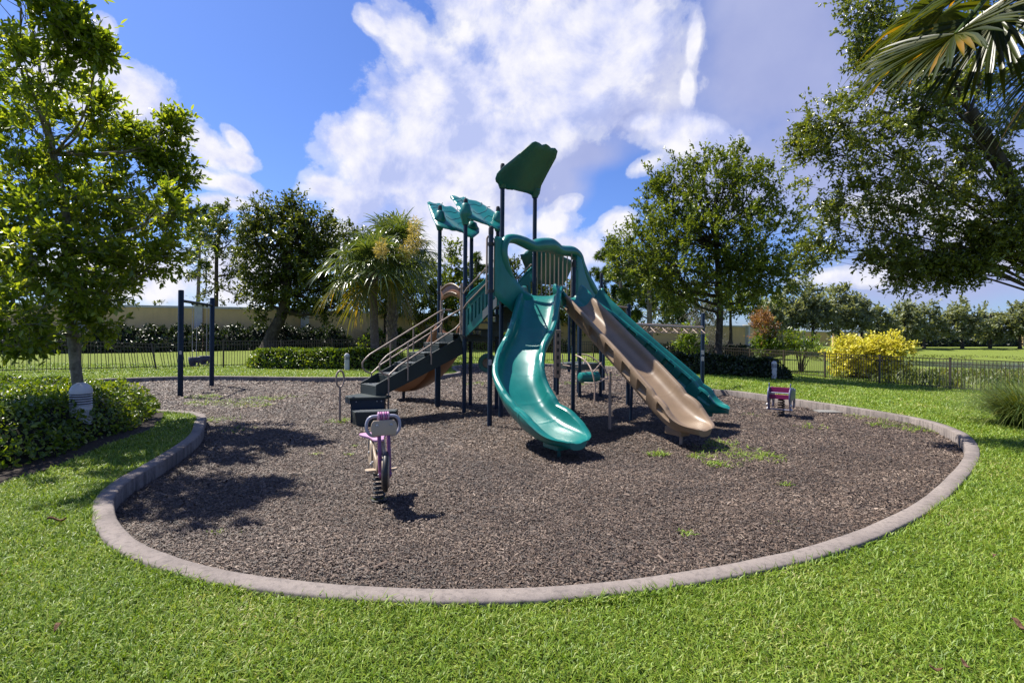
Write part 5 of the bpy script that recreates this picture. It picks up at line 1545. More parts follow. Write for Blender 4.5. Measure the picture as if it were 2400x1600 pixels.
# ---- mixed trees behind the palms and under the slides
def bgtree(name, label, u, vb, Y, bl, lm, dens, r, group='trees behind the fence', L=0.2, cr=0.5):
    make_tree(name, label, P(u, vb, Y), [P(u, vb+5, Y), P(u+1, vb-20, Y), P(u, vb-60, Y), P(u+2, vb-110, Y)], r, PB(bl, Y, 1.0), dens,
              dict(cr=cr, tw=5, lv=10, L=L*1.3, W=L*0.6, twl=0.7, up=0.2, lift=0.4), lm, 'bark_dark', group, limb_r=r*0.45, sub=False, bias=2.2)
bgtree('background_tree', 'dark tree filling the gap behind the two palms', 905, 806, 39, [(830, 600, 50, 60), (880, 700, 90, 45), (960, 700, 60, 50), (825, 540, 22, 20), (800, 690, 50, 60), (930, 640, 70, 60)], 'leaf_dark', 14, 0.25)
bgtree('background_tree', 'grey green tree between the stair posts and the palms', 1045, 808, 41, [(1040, 660, 50, 60), (1075, 620, 26, 34), (1030, 730, 50, 45), (1090, 700, 50, 60), (1060, 590, 16, 18), (1000, 690, 40, 50)], 'leaf_oak', 13, 0.22)
bgtree('background_tree', 'low tree under the deck behind the high stair', 1180, 806, 44, [(1180, 710, 60, 50), (1240, 700, 60, 50), (1300, 700, 70, 50), (1215, 640, 40, 34)], 'leaf_dark', 12, 0.22)
bgtree('background_tree', 'shaded tree behind the curved slide', 1350, 806, 46, [(1350, 720, 60, 50), (1390, 760, 50, 30), (1300, 760, 60, 34)], 'leaf_oak', 12, 0.2)
bgtree('background_tree', 'olive green tree filling the gap between the pines behind the slides', 1470, 808, 43, [(1450, 690, 46, 56), (1500, 720, 60, 50), (1420, 745, 40, 36), (1535, 650, 40, 46), (1480, 640, 36, 40)], 'leaf_oak', 10, 0.2)
bgtree('background_tree', 'dark tree left of the round oak trunk', 1600, 800, 47, [(1600, 700, 70, 55), (1560, 730, 50, 40), (1640, 720, 50, 50)], 'leaf_dark', 11, 0.24)
bgtree('background_tree', 'slim forked tree right of the round oak trunk', 1712, 802, 46, [(1720, 700, 50, 42), (1760, 715, 40, 38), (1700, 730, 34, 25)], 'leaf_oak', 11, 0.16)
bgtree('background_tree', 'tree behind the wall at the far left', 30, 760, 44, [(20, 650, 70, 50), (90, 670, 60, 45), (-60, 640, 70, 70)], 'leaf_dark', 10, 0.22)
bgtree('background_tree', 'tree behind the leafy tree and the wall', 250, 770, 43, [(240, 690, 60, 36), (300, 700, 50, 30), (180, 680, 50, 40)], 'leaf_dark', 10, 0.22)

# ---- row of oaks along the far right wall
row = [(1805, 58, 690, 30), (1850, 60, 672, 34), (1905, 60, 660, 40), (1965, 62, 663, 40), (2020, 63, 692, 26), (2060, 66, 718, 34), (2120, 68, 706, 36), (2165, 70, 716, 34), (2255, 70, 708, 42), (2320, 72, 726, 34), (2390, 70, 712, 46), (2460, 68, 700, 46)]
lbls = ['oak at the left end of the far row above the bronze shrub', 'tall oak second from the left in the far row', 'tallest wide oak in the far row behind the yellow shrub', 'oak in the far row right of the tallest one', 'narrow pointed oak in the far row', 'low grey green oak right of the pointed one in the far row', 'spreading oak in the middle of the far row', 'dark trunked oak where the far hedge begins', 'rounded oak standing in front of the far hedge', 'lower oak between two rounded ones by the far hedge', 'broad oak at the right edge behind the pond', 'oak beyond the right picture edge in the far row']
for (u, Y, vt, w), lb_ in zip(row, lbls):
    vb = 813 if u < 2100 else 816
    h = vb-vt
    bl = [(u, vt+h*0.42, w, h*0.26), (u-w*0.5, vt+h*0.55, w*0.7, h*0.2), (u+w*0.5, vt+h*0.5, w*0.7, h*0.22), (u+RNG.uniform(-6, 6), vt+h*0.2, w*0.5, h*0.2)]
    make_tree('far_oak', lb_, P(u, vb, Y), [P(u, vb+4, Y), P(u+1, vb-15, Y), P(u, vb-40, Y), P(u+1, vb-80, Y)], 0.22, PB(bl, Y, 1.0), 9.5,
              dict(cr=0.6, tw=5, lv=9, L=0.42, W=0.2, twl=0.8, up=0.35, lift=0.5), 'leaf_far_haze', 'bark_dark', 'row of oaks along the far wall', limb_r=0.1, sub=False, bias=2.2)

# ------------------------------------------------------------------ hedges and shrubs
def hedge(name, label, foot, h, n, lm, L, W, base=None, top_wob=0.06, cat_='hedge', group=None, kind=6, edge=0.35, core=True, inner=0.25, zoff=0.0):
    """foot: 2-D outline on the ground; leaves cover a rounded mound over it"""
    foot = np.array(foot, float); c = foot.mean(0)
    e = empty(name, (c[0], c[1], gzf(c[0], c[1])), label, cat_, group)
    x0, y0 = foot.min(0); x1, y1 = foot.max(0)
    X = RNG.uniform(x0, x1, n*4); Y = RNG.uniform(y0, y1, n*4)
    k = in_poly(X, Y, foot); X, Y = X[k][:n], Y[k][:n]
    # distance to the outline
    def dist(X, Y):
        dm = np.full(X.shape, 1e9)
        for i in range(len(foot)):
            a, b = foot[i-1], foot[i]; ab = b-a
            t = np.clip(((X-a[0])*ab[0]+(Y-a[1])*ab[1])/max(1e-9, ab@ab), 0, 1)
            dm = np.minimum(dm, np.hypot(X-a[0]-t*ab[0], Y-a[1]-t*ab[1]))
        return dm
    def top(X, Y, d): return h*np.clip(d/edge, 0, 1)**0.45*(1+top_wob*np.sin(X*4.1+Y*1.3)+top_wob*np.sin(Y*5.3-X*2.1)+top_wob*0.7*np.sin(X*9.7))
    d = dist(X, Y); zt = top(X, Y, d)
    m = len(X)
    # near the edge leaves fill the whole flank; inside they sit in the top layer
    fl = d < edge*0.9
    z = np.where(fl, zt*RNG.random(m)**0.6, zt-RNG.random(m)**2*inner*h)
    zz = gz(X, Y)+z+zoff
    p = np.stack([X, Y, zz], 1)
    gx_ = (dist(X+0.02, Y)-dist(X-0.02, Y)); gy_ = (dist(X, Y+0.02)-dist(X, Y-0.02))
    o = unit(np.stack([-gx_, -gy_, np.zeros(m)], 1))
    wgt = np.clip(1-d/edge, 0, 1)[:, None]
    nrm = unit(o*wgt*0.9+np.array([0, 0, 1])*(1.1-wgt)+rdir(m)*0.35)
    tilt = unit(rdir(m)+nrm*0.5)
    s = RNG.uniform(0.6, 1.3, m)
    V, Fc = leaves(p, tilt, unit(nrm+rdir(m)*0.55), L*s, W*s, 0.18, kind)
    np_obj('foliage', V, Fc, M[lm], e)
    if core:  # added solid core: blocks see-through, its dark colour stands for inner shade
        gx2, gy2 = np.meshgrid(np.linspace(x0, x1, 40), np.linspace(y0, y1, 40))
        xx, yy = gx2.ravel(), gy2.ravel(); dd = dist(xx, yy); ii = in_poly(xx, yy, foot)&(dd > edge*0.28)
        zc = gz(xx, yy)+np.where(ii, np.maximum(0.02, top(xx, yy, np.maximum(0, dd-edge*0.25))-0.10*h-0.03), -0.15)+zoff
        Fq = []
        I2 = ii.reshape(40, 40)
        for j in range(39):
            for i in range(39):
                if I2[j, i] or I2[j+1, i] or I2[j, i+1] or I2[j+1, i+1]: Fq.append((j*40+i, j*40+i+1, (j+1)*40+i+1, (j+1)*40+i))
        np_obj('shrub_inside', np.stack([xx, yy, zc], 1), Fq, M['core'], e, smooth=True)
    return e

hedge('ground_hedge', 'low glossy green hedge round the bollard and trunk at the left', [(-11.5, 11.6), (-8.6, 10.9), (-7.3, 10.6), (-6.95, 10.0), (-6.4, 9.0), (-6.0, 8.1), (-5.95, 7.3), (-5.6, 6.3), (-5.65, 5.6), (-6.2, 4.6), (-7.5, 4.2), (-11, 6), (-13.5, 9.5)],
      0.56, 56000, 'leaf_hedge', 0.066, 0.033, edge=0.55, top_wob=0.07, inner=0.3)
hedge('clipped_hedge', 'clipped yellow green hedge in front of the fence by the palms', [(-11.6, 22.3), (-11.0, 21.8), (-8.5, 21.7), (-6.5, 22.0), (-4.9, 22.4), (-4.7, 23.4), (-6.5, 24.0), (-9.5, 23.9), (-11.3, 23.3)],
      0.80, 15000, 'leaf_hedge', 0.11, 0.055, edge=0.35, top_wob=0.03)
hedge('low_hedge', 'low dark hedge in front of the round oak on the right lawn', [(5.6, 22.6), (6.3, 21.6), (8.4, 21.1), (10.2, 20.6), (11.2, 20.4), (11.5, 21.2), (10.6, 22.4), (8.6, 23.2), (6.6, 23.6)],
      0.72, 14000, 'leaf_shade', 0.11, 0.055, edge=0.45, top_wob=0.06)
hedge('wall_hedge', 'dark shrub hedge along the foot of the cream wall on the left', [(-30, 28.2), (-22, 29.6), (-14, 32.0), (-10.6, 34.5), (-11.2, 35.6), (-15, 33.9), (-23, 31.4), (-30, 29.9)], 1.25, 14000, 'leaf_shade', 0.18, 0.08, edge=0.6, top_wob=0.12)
hedge('wall_hedge', 'green shrubs along the wall behind the palms', [(-10.5, 35.0), (-6.3, 39.6), (-1.0, 41.6), (5, 43.0), (5, 44.2), (-2.5, 43.2), (-7.4, 40.9), (-11.0, 36.4)], 1.15, 11000, 'leaf_hedge', 0.2, 0.09, edge=0.6, top_wob=0.14)
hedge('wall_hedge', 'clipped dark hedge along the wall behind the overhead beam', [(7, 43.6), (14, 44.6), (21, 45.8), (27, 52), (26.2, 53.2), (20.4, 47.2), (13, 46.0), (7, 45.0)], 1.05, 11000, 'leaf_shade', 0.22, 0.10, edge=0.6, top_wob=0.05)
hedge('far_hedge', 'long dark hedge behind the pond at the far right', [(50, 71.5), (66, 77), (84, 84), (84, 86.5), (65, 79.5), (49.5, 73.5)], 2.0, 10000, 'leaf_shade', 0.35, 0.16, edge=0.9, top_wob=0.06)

def shrub(name, label, c, rad, n, lm, L, W, cat_='shrub', lo=-0.6, tw=5, lv=7, cr=0.25, twl=0.4, stem_r=0.03, bark='bark_dark', extra=(), up=0.3, core=None, flat=0.6):
    e = empty(name, (c[0], c[1], gzf(c[0], c[1])), label, cat_)
    mb = MB(); parts = []
    g = Vector((c[0], c[1], gzf(c[0], c[1])-0.05))
    for (cc, rr, k) in [(c, rad, n)]+list(extra):
        C, o = blob_points(cc, rr, k, 2.6, lo)
        V, Fc, tw_ = clump_leaves(C, np.full(len(C), cr)*RNG.uniform(0.7, 1.3, len(C)), o, tw, lv, L, W, twl, 6, up, 0.5, 0.8, 0.15, flat)
        parts.append((V, Fc))
        for q in C[::3]:
            q = Vector(q); mb.tube([g+Vector(RNG.normal(0, 0.06, 3))*Vector((1, 1, 0)), g.lerp(q, 0.55)+Vector((0, 0, 0.1)), q], [stem_r, stem_r*0.6, stem_r*0.25], 5, caps=False)
    mb.build('shrub_inside', M[bark], e, smooth=60)
    V, Fc = cat(parts); np_obj('foliage', V, Fc, M[lm], e)
zy = gzf(17.6, 25)
shrub('yellow_shrub', 'bright yellow leaved shrub behind the fence near the pond', (17.4, 25.2, zy+0.95), (1.75, 1.2, 0.98), 190, 'leaf_yellow', 0.15, 0.075, extra=[((18.4, 25.0, zy+1.3), (0.9, 0.8, 0.8), 60), ((16.6, 25.2, zy+1.0), (0.9, 0.8, 0.7), 50)], cr=0.26, twl=0.32, flat=0.3, lo=-0.97)
shrub('green_shrub', 'light green shrub rising behind the yellow one', (16.4, 29, gzf(16.4, 29)+1.5), (0.9, 0.8, 0.7), 50, 'leaf_hedge', 0.16, 0.06, cr=0.3, twl=0.45)
shrub('bronze_tree', 'small tree with a reddish bronze top and yellow green lower leaves', (XU(1800, 29.3), 29.3, gzf(14.6, 29.3)+1.3), (0.75, 0.7, 1.0), 70, 'leaf_hedge', 0.15, 0.07, cat_='tree', cr=0.28, twl=0.35)
e_ = [o for o in bpy.data.objects if o.name.startswith('bronze_tree')][0]
cR = P(1788, 765, 29.4)
C, o_ = blob_points(cR, (0.62, 0.6, 0.75), 60, 2.3)
V, Fc, _t = clump_leaves(C, np.full(len(C), 0.26), o_, 5, 8, 0.13, 0.05, 0.4, 6, 0.9, 0.7, 0.5)
np_obj('red_foliage', V, Fc, M['leaf_red'], e_)
shrub('young_tree', 'young thin trunked tree in front of the fence by the overhead ladder post', (XU(1620, 27.5), 27.5, gzf(9.6, 27.5)+1.25), (0.62, 0.6, 0.75), 46, 'leaf_hedge', 0.16, 0.07, cat_='tree', lo=-0.9, cr=0.24, twl=0.3)
shrub('bare_shrub', 'pale grey twiggy shrub left of the overhead post', (XU(1648, 37), 37, gzf(13.8, 37)+2.0), (1.3, 1.2, 1.9), 60, 'twig_grey', 0.30, 0.02, lo=-0.8, cr=0.4, twl=0.8, up=0.8, bark='bark_pine')

# ------------------------------------------------------------------ palms
def fan(parts, c, d, size, segs=38, spread=2.5, droop=0.35, width=0.03, fold=0.3):
    """one fan frond: ribbon leaflets radiating from the end of its stalk"""
    d = Vector(d).normalized(); s = d.cross(Vector((0, 0, 1)))
    if s.length < 0.05: s = Vector((1, 0, 0))
    s.normalize(); u = s.cross(d)
    th = np.linspace(-spread, spread, segs)+RNG.normal(0, 0.03, segs)
    L = size*(0.62+0.38*np.cos(th*0.55))*RNG.uniform(0.9, 1.1, segs)
    dv, sv, uv = np.array(d), np.array(s), np.array(u)
    dirs = np.cos(th)[:, None]*dv+np.sin(th)[:, None]*sv+(0.10+0.16*np.abs(np.sin(th)))[:, None]*uv
    dirs = unit(dirs)
    side = unit(np.cross(dirs, uv)); nn = np.cross(side, dirs)
    t = np.array([0.0, 0.3, 0.62, 0.85, 1.0]); wv = np.array([0.25, 0.9, 1.0, 0.6, 0.08])*width
    dr = droop*(t**2.4)
    pts = np.array(c)[None, None]+dirs[:, None]*(L[:, None]*t)[..., None]+np.array([0, 0, -1.0])*(L[:, None]*dr*RNG.uniform(0.5, 1.6, segs)[:, None])[..., None]
    l = pts-side[:, None]*wv[None, :, None]+nn[:, None]*(wv*fold)[None, :, None]; r = pts+side[:, None]*wv[None, :, None]+nn[:, None]*(wv*fold)[None, :, None]
    V = np.stack([l, pts, r], 2).reshape(-1, 3)     # seg, t, 3
    k = len(t)
    Fc = []
    for i in range(segs):
        for j in range(k-1):
            a = (i*k+j)*3; b = a+3
            Fc += [(a, a+1, b+1, b), (a+1, a+2, b+2, b+1)]
    parts.append((V, np.array(Fc)))

def palm(label, base, top, tr, nf, size, stalk, boots=False, group='sabal palms by the fence', flowers=(), lean=0.0, old=6, elmin=-55, elmax=80, boot_len=1.0):
    e = empty('fan_palm', base, label, 'palm', group)
    base, top = Vector(base), Vector(top)
    mb = MB(); tp = catmull([base-Vector((0, 0, 0.1)), base.lerp(top, 0.3)+Vector((lean, 0, 0)), base.lerp(top, 0.7)+Vector((lean*0.8, 0, 0)), top], 26)
    mb.tube(tp, [tr*(1.12 if i < 2 else 1.0+0.035*math.sin(i*2.3)) for i in range(26)], 14)
    mb.build('trunk', M['bark_palm'], e, smooth=60)
    if boots:
        mb = MB()
        for i in range(230):
            t = RNG.random(); q = base.lerp(top, 0.12+0.85*t); a = i*2.399
            d = Vector((math.cos(a), math.sin(a), 0)); tan = Vector((-d.y, d.x, 0))
            p0 = q+d*tr*0.9
            mb.bar(p0, p0+d*RNG.uniform(0.05, 0.13)+Vector((0, 0, RNG.uniform(0.12, 0.22))), 0.07, 0.02, d)
        mb.build('leaf_base', M['boot'], e)
    else:
        mb = MB()
        for i in range(70):
            q = top-Vector((0, 0, RNG.random()*0.9)); a = i*2.399; d = Vector((math.cos(a), math.sin(a), 0)); p0 = q+d*tr*0.9
            mb.bar(p0, p0+d*0.14+Vector((0, 0, 0.2)), 0.06, 0.02, d)
        mb.build('leaf_base', M['bark_palm'], e)
    stalks, parts, oldp = MB(), [], []
    for i in range(nf):
        a = i*2.399+RNG.normal(0, 0.15); f = (i+0.5)/nf
        elv = math.radians(elmin+(elmax-elmin)*f**0.8)
        d = Vector((math.cos(a)*math.cos(elv), math.sin(a)*math.cos(elv), math.sin(elv)))
        L = stalk*RNG.uniform(0.85, 1.15)
        en = top+d*L+Vector((0, 0, -0.10*L*math.cos(elv)))
        stalks.tube([top+d*0.08, top+d*L*0.55+Vector((0, 0, 0.05)), en], [0.022, 0.017, 0.012], 5, caps=False)
        dd = (d+Vector((0, 0, -0.30*math.cos(elv)))).normalized()
        fan(oldp if i < old else parts, en, dd, size*RNG.uniform(0.88, 1.1), droop=0.5 if i > old else 0.62)
    stalks.build('stalk', M['palm'], e, smooth=60)
    V, Fc = cat(parts); np_obj('crown', V, Fc, M['palm'], e)
    if oldp:
        V, Fc = cat(oldp); o = np_obj('old_frond', V, Fc, M['palm_old'], e); o['label'] = 'yellowing lower fronds of the palm'
    for (c, r) in flowers:
        C, o = blob_points(c, r, 420, 2.5)
        V, Fc = leaves(C, unit(o+rdir(len(C))*0.8), rdir(len(C)), 0.16, 0.03, 0.1, 4)
        np_obj('flower_panicle', V, Fc, M['flower'], e)
    return e
g1 = P(881, 852, 23.6); g1.z = gzf(g1.x, g1.y)
palm('fan palm with a smooth brown trunk and yellowing skirt nearest the hedge', g1, P(872, 640, 23.6), 0.19, 36, 1.3, 1.4, flowers=[(P(893, 585, 21.6), (0.24, 0.2, 0.40))], old=7, elmin=-44)
g2 = P(915, 830, 26.2); g2.z = gzf(g2.x, g2.y)
palm('taller fan palm with a shaggy grey trunk behind the smooth one', g2, P(925, 600, 26.2), 0.26, 38, 1.35, 1.45, boots=True, flowers=[(P(948, 594, 23.6), (0.50, 0.3, 0.32)), (P(974, 566, 23.8), (0.48, 0.3, 0.34)), (P(972, 532, 24.2), (0.32, 0.25, 0.46))], old=0, elmin=-40)
# near palm whose fronds hang into the top right corner
e = empty('fan_palm', (4.75, 3.9, 0), 'near fan palm whose yellow tipped fronds hang into the top right corner', 'palm')
mb = MB(); mb.tube(catmull([(4.75, 3.9, -0.1), (4.78, 3.92, 1.5), (4.72, 3.95, 3.2), (4.62, 3.95, 4.9)], 20), 0.19, 16); mb.build('trunk', M['bark_palm'], e, smooth=60)
parts = []; stalks = MB(); topn = Vector((4.62, 3.95, 5.0))
def nfr(u, v, Y, d, size, segs=44, spread=1.9, droop=0.22):
    c = P(u, v, Y); stalks.tube([topn, topn.lerp(c, 0.5)+Vector((0, 0, 0.18)), c], [0.03, 0.022, 0.015], 6, caps=False)
    fan(parts, c, d, size, segs, spread, droop, 0.019, 0.4)
nfr(2240, 80, 3.9, (-0.62, -0.30, -0.68), 0.70, 64, 1.85, 0.12)
nfr(2335, 40, 4.0, (-0.30, -0.2, -0.85), 0.74, 60, 1.8, 0.14)
nfr(2290, -30, 4.3, (-0.85, 0.1, -0.42), 0.76, 44, 1.8, 0.2)
nfr(2400, 0, 3.7, (0.15, -0.5, -0.85), 0.72, 40, 1.8, 0.1)
nfr(2545, 60, 3.8, (-0.40, 0.1, -0.75), 0.80, 44, 1.7, 0.15)
for i in range(14):
    a = i*2.399; elv = math.radians(-20+6.5*i); d = Vector((math.cos(a)*math.cos(elv)+0.35, math.sin(a)*math.cos(elv), math.sin(elv))).normalized()
    en = topn+d*1.15; stalks.tube([topn, topn+d*0.6, en], [0.03, 0.02, 0.014], 5, caps=False)
    fan(parts, en, d+Vector((0, 0, -0.2)), 0.8, 40, 2.3, 0.4)
V, Fc = cat(parts); np_obj('crown', V, Fc, M['palm_near_backlit'], e); stalks.build('stalk', M['palm'], e, smooth=60)

# ------------------------------------------------------------------ blades: ornamental grass, marsh, lawn, mulch chips
def blades(p, d, L, W, bend, tw=None):
    """ribbon of two quads per blade, bending over towards the ground"""
    n = len(p); L = np.broadcast_to(L, (n,))[:, None]; W = np.broadcast_to(W, (n,))[:, None]; bend = np.broadcast_to(bend, (n,))[:, None]
    d = unit(d); hz = unit(d*np.array([1, 1, 0])+1e-6); s = unit(np.cross(d, np.array([0, 0, 1.0])+rdir(n)*0.35))
    m = p+d*L*0.55; t = m+unit(d*(1-bend)+hz*bend-np.array([0, 0, 1.0])*bend*0.35)*L*0.45
    V = np.stack([p-s*W*0.5, p+s*W*0.5, m+s*W*0.46, m-s*W*0.46, t+s*W*0.07, t-s*W*0.07], 1).reshape(-1, 3)
    Fc = (np.arange(n)[:, None, None]*6+np.array([[[0, 1, 2, 3], [3, 2, 4, 5]]])).reshape(-1, 4)
    return V, Fc

def arch_blades(c, r, n, L, W):
    """long arching blades of a grass clump, five points each"""
    a = RNG.uniform(0, 2*PI, n); rr = r*RNG.random(n)**0.5
    p = np.stack([c[0]+rr*np.cos(a), c[1]+rr*np.sin(a), np.full(n, c[2])], 1)
    aa = a+RNG.normal(0, 0.5, n); out = np.stack([np.cos(aa), np.sin(aa), np.zeros(n)], 1)
    Ls = L*RNG.uniform(0.6, 1.15, n); k = 7; t = np.linspace(0, 1, k)
    e0 = RNG.uniform(0.75, 1.45, n); 
    sd_ = unit(np.cross(out, [0, 0, 1.0]))
    pos = [p]; ang = e0.copy()
    for i in range(1, k):
        dd = out*np.cos(ang)[:, None]+np.array([0, 0, 1.0])*np.sin(ang)[:, None]
        pos.append(pos[-1]+dd*(Ls/(k-1))[:, None]); ang = ang-RNG.uniform(0.12, 0.42, n)
    pos = np.stack(pos, 1); w = (W*(1-t**1.6)*0.95+W*0.05)[None, :, None]*0.5
    V = np.stack([pos-sd_[:, None]*w, pos+sd_[:, None]*w], 2).reshape(-1, 3)
    Fc = []
    b = np.arange(n)[:, None]*(2*k)
    for i in range(k-1): Fc.append(b+np.array([[2*i, 2*i+1, 2*i+3, 2*i+2]]))
    return V, np.concatenate(Fc)
gx0, gy0 = 9.75, 9.55
oz = gzf(gx0, gy0)
V, Fc = arch_blades((gx0, gy0, oz), 0.42, 1900, 1.45, 0.013)
og = np_obj('ornamental_grass', V, Fc, M['reed']); tag(og, 'tall arching dark green grass clump at the right edge of the lawn', 'grass clump')
V, Fc = arch_blades((10.9, 10.3, gzf(10.9, 10.3)), 0.4, 900, 1.4, 0.013)
og = np_obj('ornamental_grass', V, Fc, M['reed']); tag(og, 'grass clump just outside the right picture edge', 'grass clump')
for (u_, Y_, lb_) in ((1762, 24.3, 'small spiky plant in the low hedge right of the oak trunk'), (1790, 24.0, 'small spiky plant beside the bollard end of the low hedge')):
    V, Fc = arch_blades((XU(u_, Y_), Y_, gzf(XU(u_, Y_), Y_)+0.1), 0.12, 60, 1.2, 0.03)
    tag(np_obj('spiky_plant', V, Fc, M['leaf_shade']), lb_, 'plant')

# marsh plants between fence and pond
n = 60000
X = RNG.uniform(14, 62, n); Y = RNG.uniform(19.5, 60, n)
q = np.sqrt(((X-46)/17.5)**2+((Y-44)/13.2)**2)
fx = np.interp(Y, [13, 16.6, 19.5, 22.9, 29.6], [21, 18.6, 16.7, 14.9, 13.0])
ms = np.sin(X*0.9+Y*0.6)+np.sin(X*0.45-Y*0.8)
k = (X > fx+0.7) & (((q > 1.12) & (X > 0.70*Y) & (Y < 31.5) & (ms > -1.5)) | ((q > 0.93) & (q < 1.1) & (ms > -0.6))); X, Y = X[k], Y[k]
p = np.stack([X, Y, gz(X, Y)-0.02], 1)
V, Fc = blades(p, rdir(len(X))*0.45+np.array([0, 0, 1.0]), RNG.uniform(0.15, 0.5, len(X))*np.where(Y > 31, 0.5, np.where(Y < 27, 1.15, 0.8)), 0.05, RNG.uniform(0.1, 0.7, len(X)))
tag(np_obj('marsh_plants', V, Fc, M['marsh']), 'green and straw coloured marsh plants on the near bank of the pond', 'marsh plants', kind='stuff')

# lawn blades
def lawn_blades():
    P_, L_, W_ = [], [], []
    def zone(x0, x1, y0, y1, dens, L, W):
        n = int((x1-x0)*(y1-y0)*dens)
        X = RNG.uniform(x0, x1, n); Y = RNG.uniform(y0, y1, n)
        k = (np.abs(X) < Y*1.0*1.04+1.0)
        X, Y = X[k], Y[k]
        k = ~in_poly(X, Y, KA - KN*(HW*0.92)); X, Y = X[k], Y[k]
        # keep off the soil under the near hedge
        k = ~in_poly(X, Y, BED); X, Y = X[k], Y[k]
        P_.append(np.stack([X, Y, gz(X, Y)-0.004], 1)); L_.append(np.full(len(X), L)); W_.append(np.full(len(X), W))
    zone(-3.4, 3.4, 1.7, 3.3, 9500, 0.054, 0.0056)
    zone(-6.0, 6.5, 3.3, 5.2, 5200, 0.055, 0.0066)
    zone(-7.5, 9.0, 5.2, 8.0, 2900, 0.058, 0.0088)
    zone(-10, 12.5, 8.0, 12.0, 1300, 0.062, 0.012)
    zone(4.5, 19, 12, 20, 420, 0.07, 0.018)
    zone(4.5, 17, 20, 30, 190, 0.08, 0.028)
    zone(-22, -2, 15, 24.5, 300, 0.075, 0.022)
    zone(-8, 5, 24, 31, 190, 0.08, 0.028)
    # longer blades along the mower's blind strip at the kerb
    ki = RNG.integers(0, len(KA), 26000); ki = ki[(KA[ki, 1] < 11)]; nk_ = len(ki)
    jit = RNG.uniform(0, 1, nk_)[:, None]
    ke = KA[ki]*(1-jit)+KA[(ki+1) % len(KA)]*jit - KN[ki]*(HW+0.004+RNG.random(nk_)**2*0.05)[:, None]
    patch = np.sin(ki*0.9)+np.sin(ki*0.37+1.0)+RNG.normal(0, 0.5, nk_)
    ke = ke[patch > 0.1]
    P_.append(np.concatenate([ke, gz(ke[:, 0], ke[:, 1])[:, None]-0.004], 1)); L_.append(np.full(len(ke), 0.080)); W_.append(np.full(len(ke), 0.0062))
    p = np.concatenate(P_); L = np.concatenate(L_); W = np.concatenate(W_); n = len(p)
    tuft = 0.5+0.5*np.sin(p[:, 0]*3.1+1.3*np.sin(p[:, 1]*2.3))*np.sin(p[:, 1]*3.7+0.8*np.sin(p[:, 0]*1.9))
    L = L*RNG.uniform(0.5, 1.35, n)*(0.75+0.5*tuft)
    edge_k = RNG.random(n) < 0.02
    L = np.where(edge_k, L*1.45, L)
    d = rdir(n)*RNG.uniform(0.45, 1.05, n)[:, None]; d[:, 2] = np.abs(d[:, 2])*0.5+0.62
    V, Fc = blades(p, d, L, W*RNG.uniform(0.7, 1.25, n), RNG.uniform(0.15, 0.95, n))
    tag(np_obj('lawn_grass', V, Fc, M['grass']), 'sunlit short lawn grass blades round the play area', 'grass', kind='stuff')
BED = np.array([(-11.5, 11.5), (-8.6, 10.8), (-7.2, 10.5), (-6.7, 9.9), (-6.15, 9.0), (-5.7, 8.0), (-5.55, 7.0), (-5.25, 6.0), (-5.15, 5.1), (-5.5, 4.2), (-7.0, 3.4), (-11, 5), (-13.5, 9.5)])
lawn_blades()
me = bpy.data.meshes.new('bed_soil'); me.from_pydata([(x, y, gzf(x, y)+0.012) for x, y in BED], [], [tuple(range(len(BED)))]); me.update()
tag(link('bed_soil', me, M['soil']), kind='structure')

# mulch chips
def chips():
    P_, S_ = [], []
    def zone(x0, x1, y0, y1, dens, s):
        n = int((x1-x0)*(y1-y0)*dens); X = RNG.uniform(x0, x1, n); Y = RNG.uniform(y0, y1, n)
        k = np.abs(X) < Y*1.04+0.5; X, Y = X[k], Y[k]
        k = in_poly(X, Y, KA+KN*(HW+0.01)); X, Y = X[k], Y[k]
        P_.append(np.stack([X, Y, mulch_z(X, Y)+RNG.random(len(X))**2*0.020+0.002], 1)); S_.append(np.full(len(X), s))
    zone(-4, 8.0, 3.0, 9.0, 7, 2.1)
    zone(-4, 6.5, 2.9, 5.0, 5200, 0.78); zone(-6.5, 8.5, 5.0, 7.5, 3000, 0.92); zone(-8, 8.5, 7.5, 11, 1300, 1.22); zone(-12, 8.5, 11, 16, 440, 1.85); zone(-16, 6, 16, 27, 170, 2.6)
    p = np.concatenate(P_); s = np.concatenate(S_); n = len(p)
    a = RNG.uniform(0, 2*PI, n); tl = RNG.normal(0, 0.28, n)
    d = np.stack([np.cos(a), np.sin(a), tl], 1); d = unit(d); nh = unit(rdir(n)*0.45+np.array([0, 0, 1.0])); sd_ = unit(np.cross(d, nh)); nn = np.cross(sd_, d)
    L = (0.027*s*RNG.lognormal(0, 0.38, n))[:, None]; W = (0.0090*s*RNG.lognormal(0, 0.3, n))[:, None]
    a0, a1 = p-d*L/2-sd_*W/2, p+d*L/2-sd_*W/2; c0, c1 = p-d*L/2+sd_*W/2, p+d*L/2+sd_*W/2
    m0, m1 = p-d*L*0.42+nn*W*0.5, p+d*L*0.42+nn*W*0.5
    V = np.stack([a0, a1, m1, m0, c1, c0], 1).reshape(-1, 3)
    Fc = (np.arange(n)[:, None, None]*6+np.array([[[0, 1, 2, 3], [3, 2, 4, 5]]])).reshape(-1, 4)
    tag(np_obj('mulch_chips', V, Fc, M['chips']), 'dark brown shredded bark chips covering the play area', 'mulch', kind='stuff')
chips()

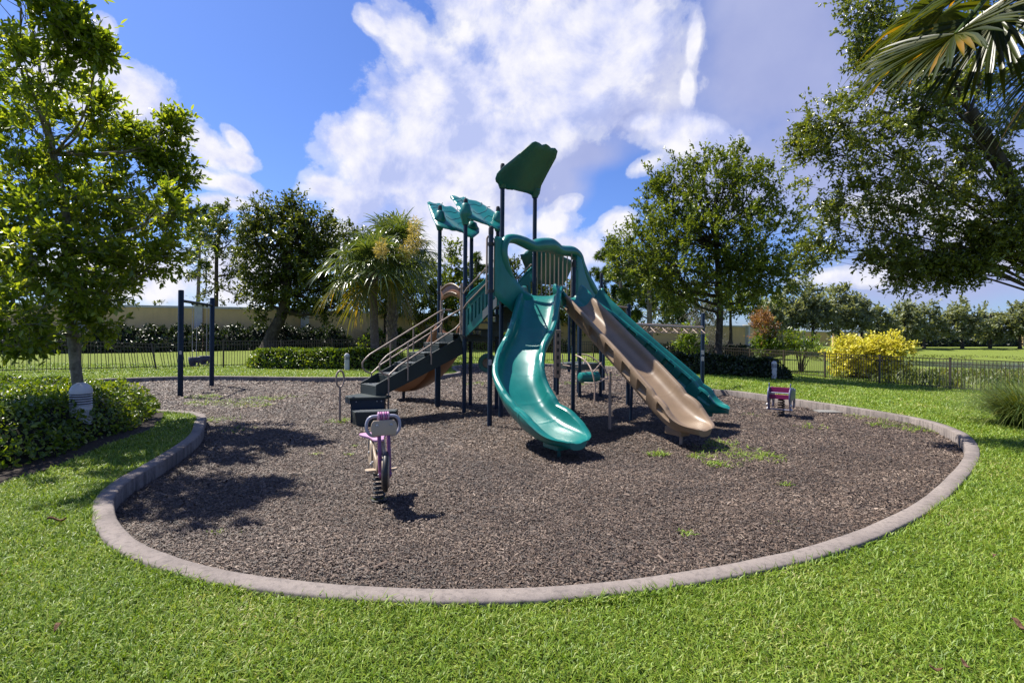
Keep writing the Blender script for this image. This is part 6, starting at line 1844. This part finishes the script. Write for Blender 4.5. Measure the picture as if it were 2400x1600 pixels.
# weeds that have seeded into the mulch
def weeds():
    P_, L_ = [], []
    patches = [(1710, 1060, 0.45, 90), (1770, 1075, 0.3, 60), (1690, 1040, 0.2, 40), (1540, 1066, 0.12, 26), (1640, 1072, 0.14, 30), (1690, 1090, 0.2, 30), (510, 945, 0.6, 110), (570, 950, 0.5, 80), (620, 935, 0.4, 60), (480, 930, 0.4, 60), (560, 1010, 0.25, 20), (520, 985, 0.3, 30),
               (2060, 980, 0.5, 110), (2100, 998, 0.4, 70), (2170, 1010, 0.3, 50), (1985, 962, 0.25, 40), (800, 990, 0.2, 50), (834, 985, 0.2, 30), (830, 1047, 0.05, 8), (822, 1066, 0.03, 6), (888, 1172, 0.04, 10), (690, 930, 0.3, 16), (1120, 900, 0.5, 40), (1345, 900, 0.5, 50),
               (1842, 1137, 0.06, 12), (1832, 1232, 0.07, 16), (1609, 1252, 0.05, 10), (1770, 975, 0.2, 14), (512, 1250, 0.05, 10), (563, 1258, 0.05, 8), (740, 1065, 0.06, 5), (1410, 880, 0.6, 70), (1900, 1000, 0.3, 14)]
    for u, v, r, n in patches:
        c = G(u, v, MZ); a = RNG.uniform(0, 2*PI, n); rr = r*RNG.random(n)**0.6
        P_.append(np.stack([c.x+rr*np.cos(a)*1.3, c.y+rr*np.sin(a)*1.0, np.full(n, MZ+0.005)], 1)); L_.append(np.full(n, 0.05 if r < 0.1 else 0.10))
    p = np.concatenate(P_); L = np.concatenate(L_); n = len(p)
    d = rdir(n)*0.9; d[:, 2] = np.abs(d[:, 2])*0.4+0.45
    p2 = np.repeat(p, 4, 0)+RNG.normal(0, 0.018, (n*4, 3))*np.array([1, 1, 0]); d2 = rdir(n*4)*0.9; d2[:, 2] = np.abs(d2[:, 2])*0.4+0.4
    V, Fc = blades(p2, d2, np.repeat(L, 4)*RNG.uniform(0.5, 1.2, n*4), 0.009, RNG.uniform(0.2, 1, n*4))
    tag(np_obj('weed_tufts', V, Fc, M['grass']), 'small green weeds sprouting through the mulch', 'weeds', kind='stuff')
weeds()
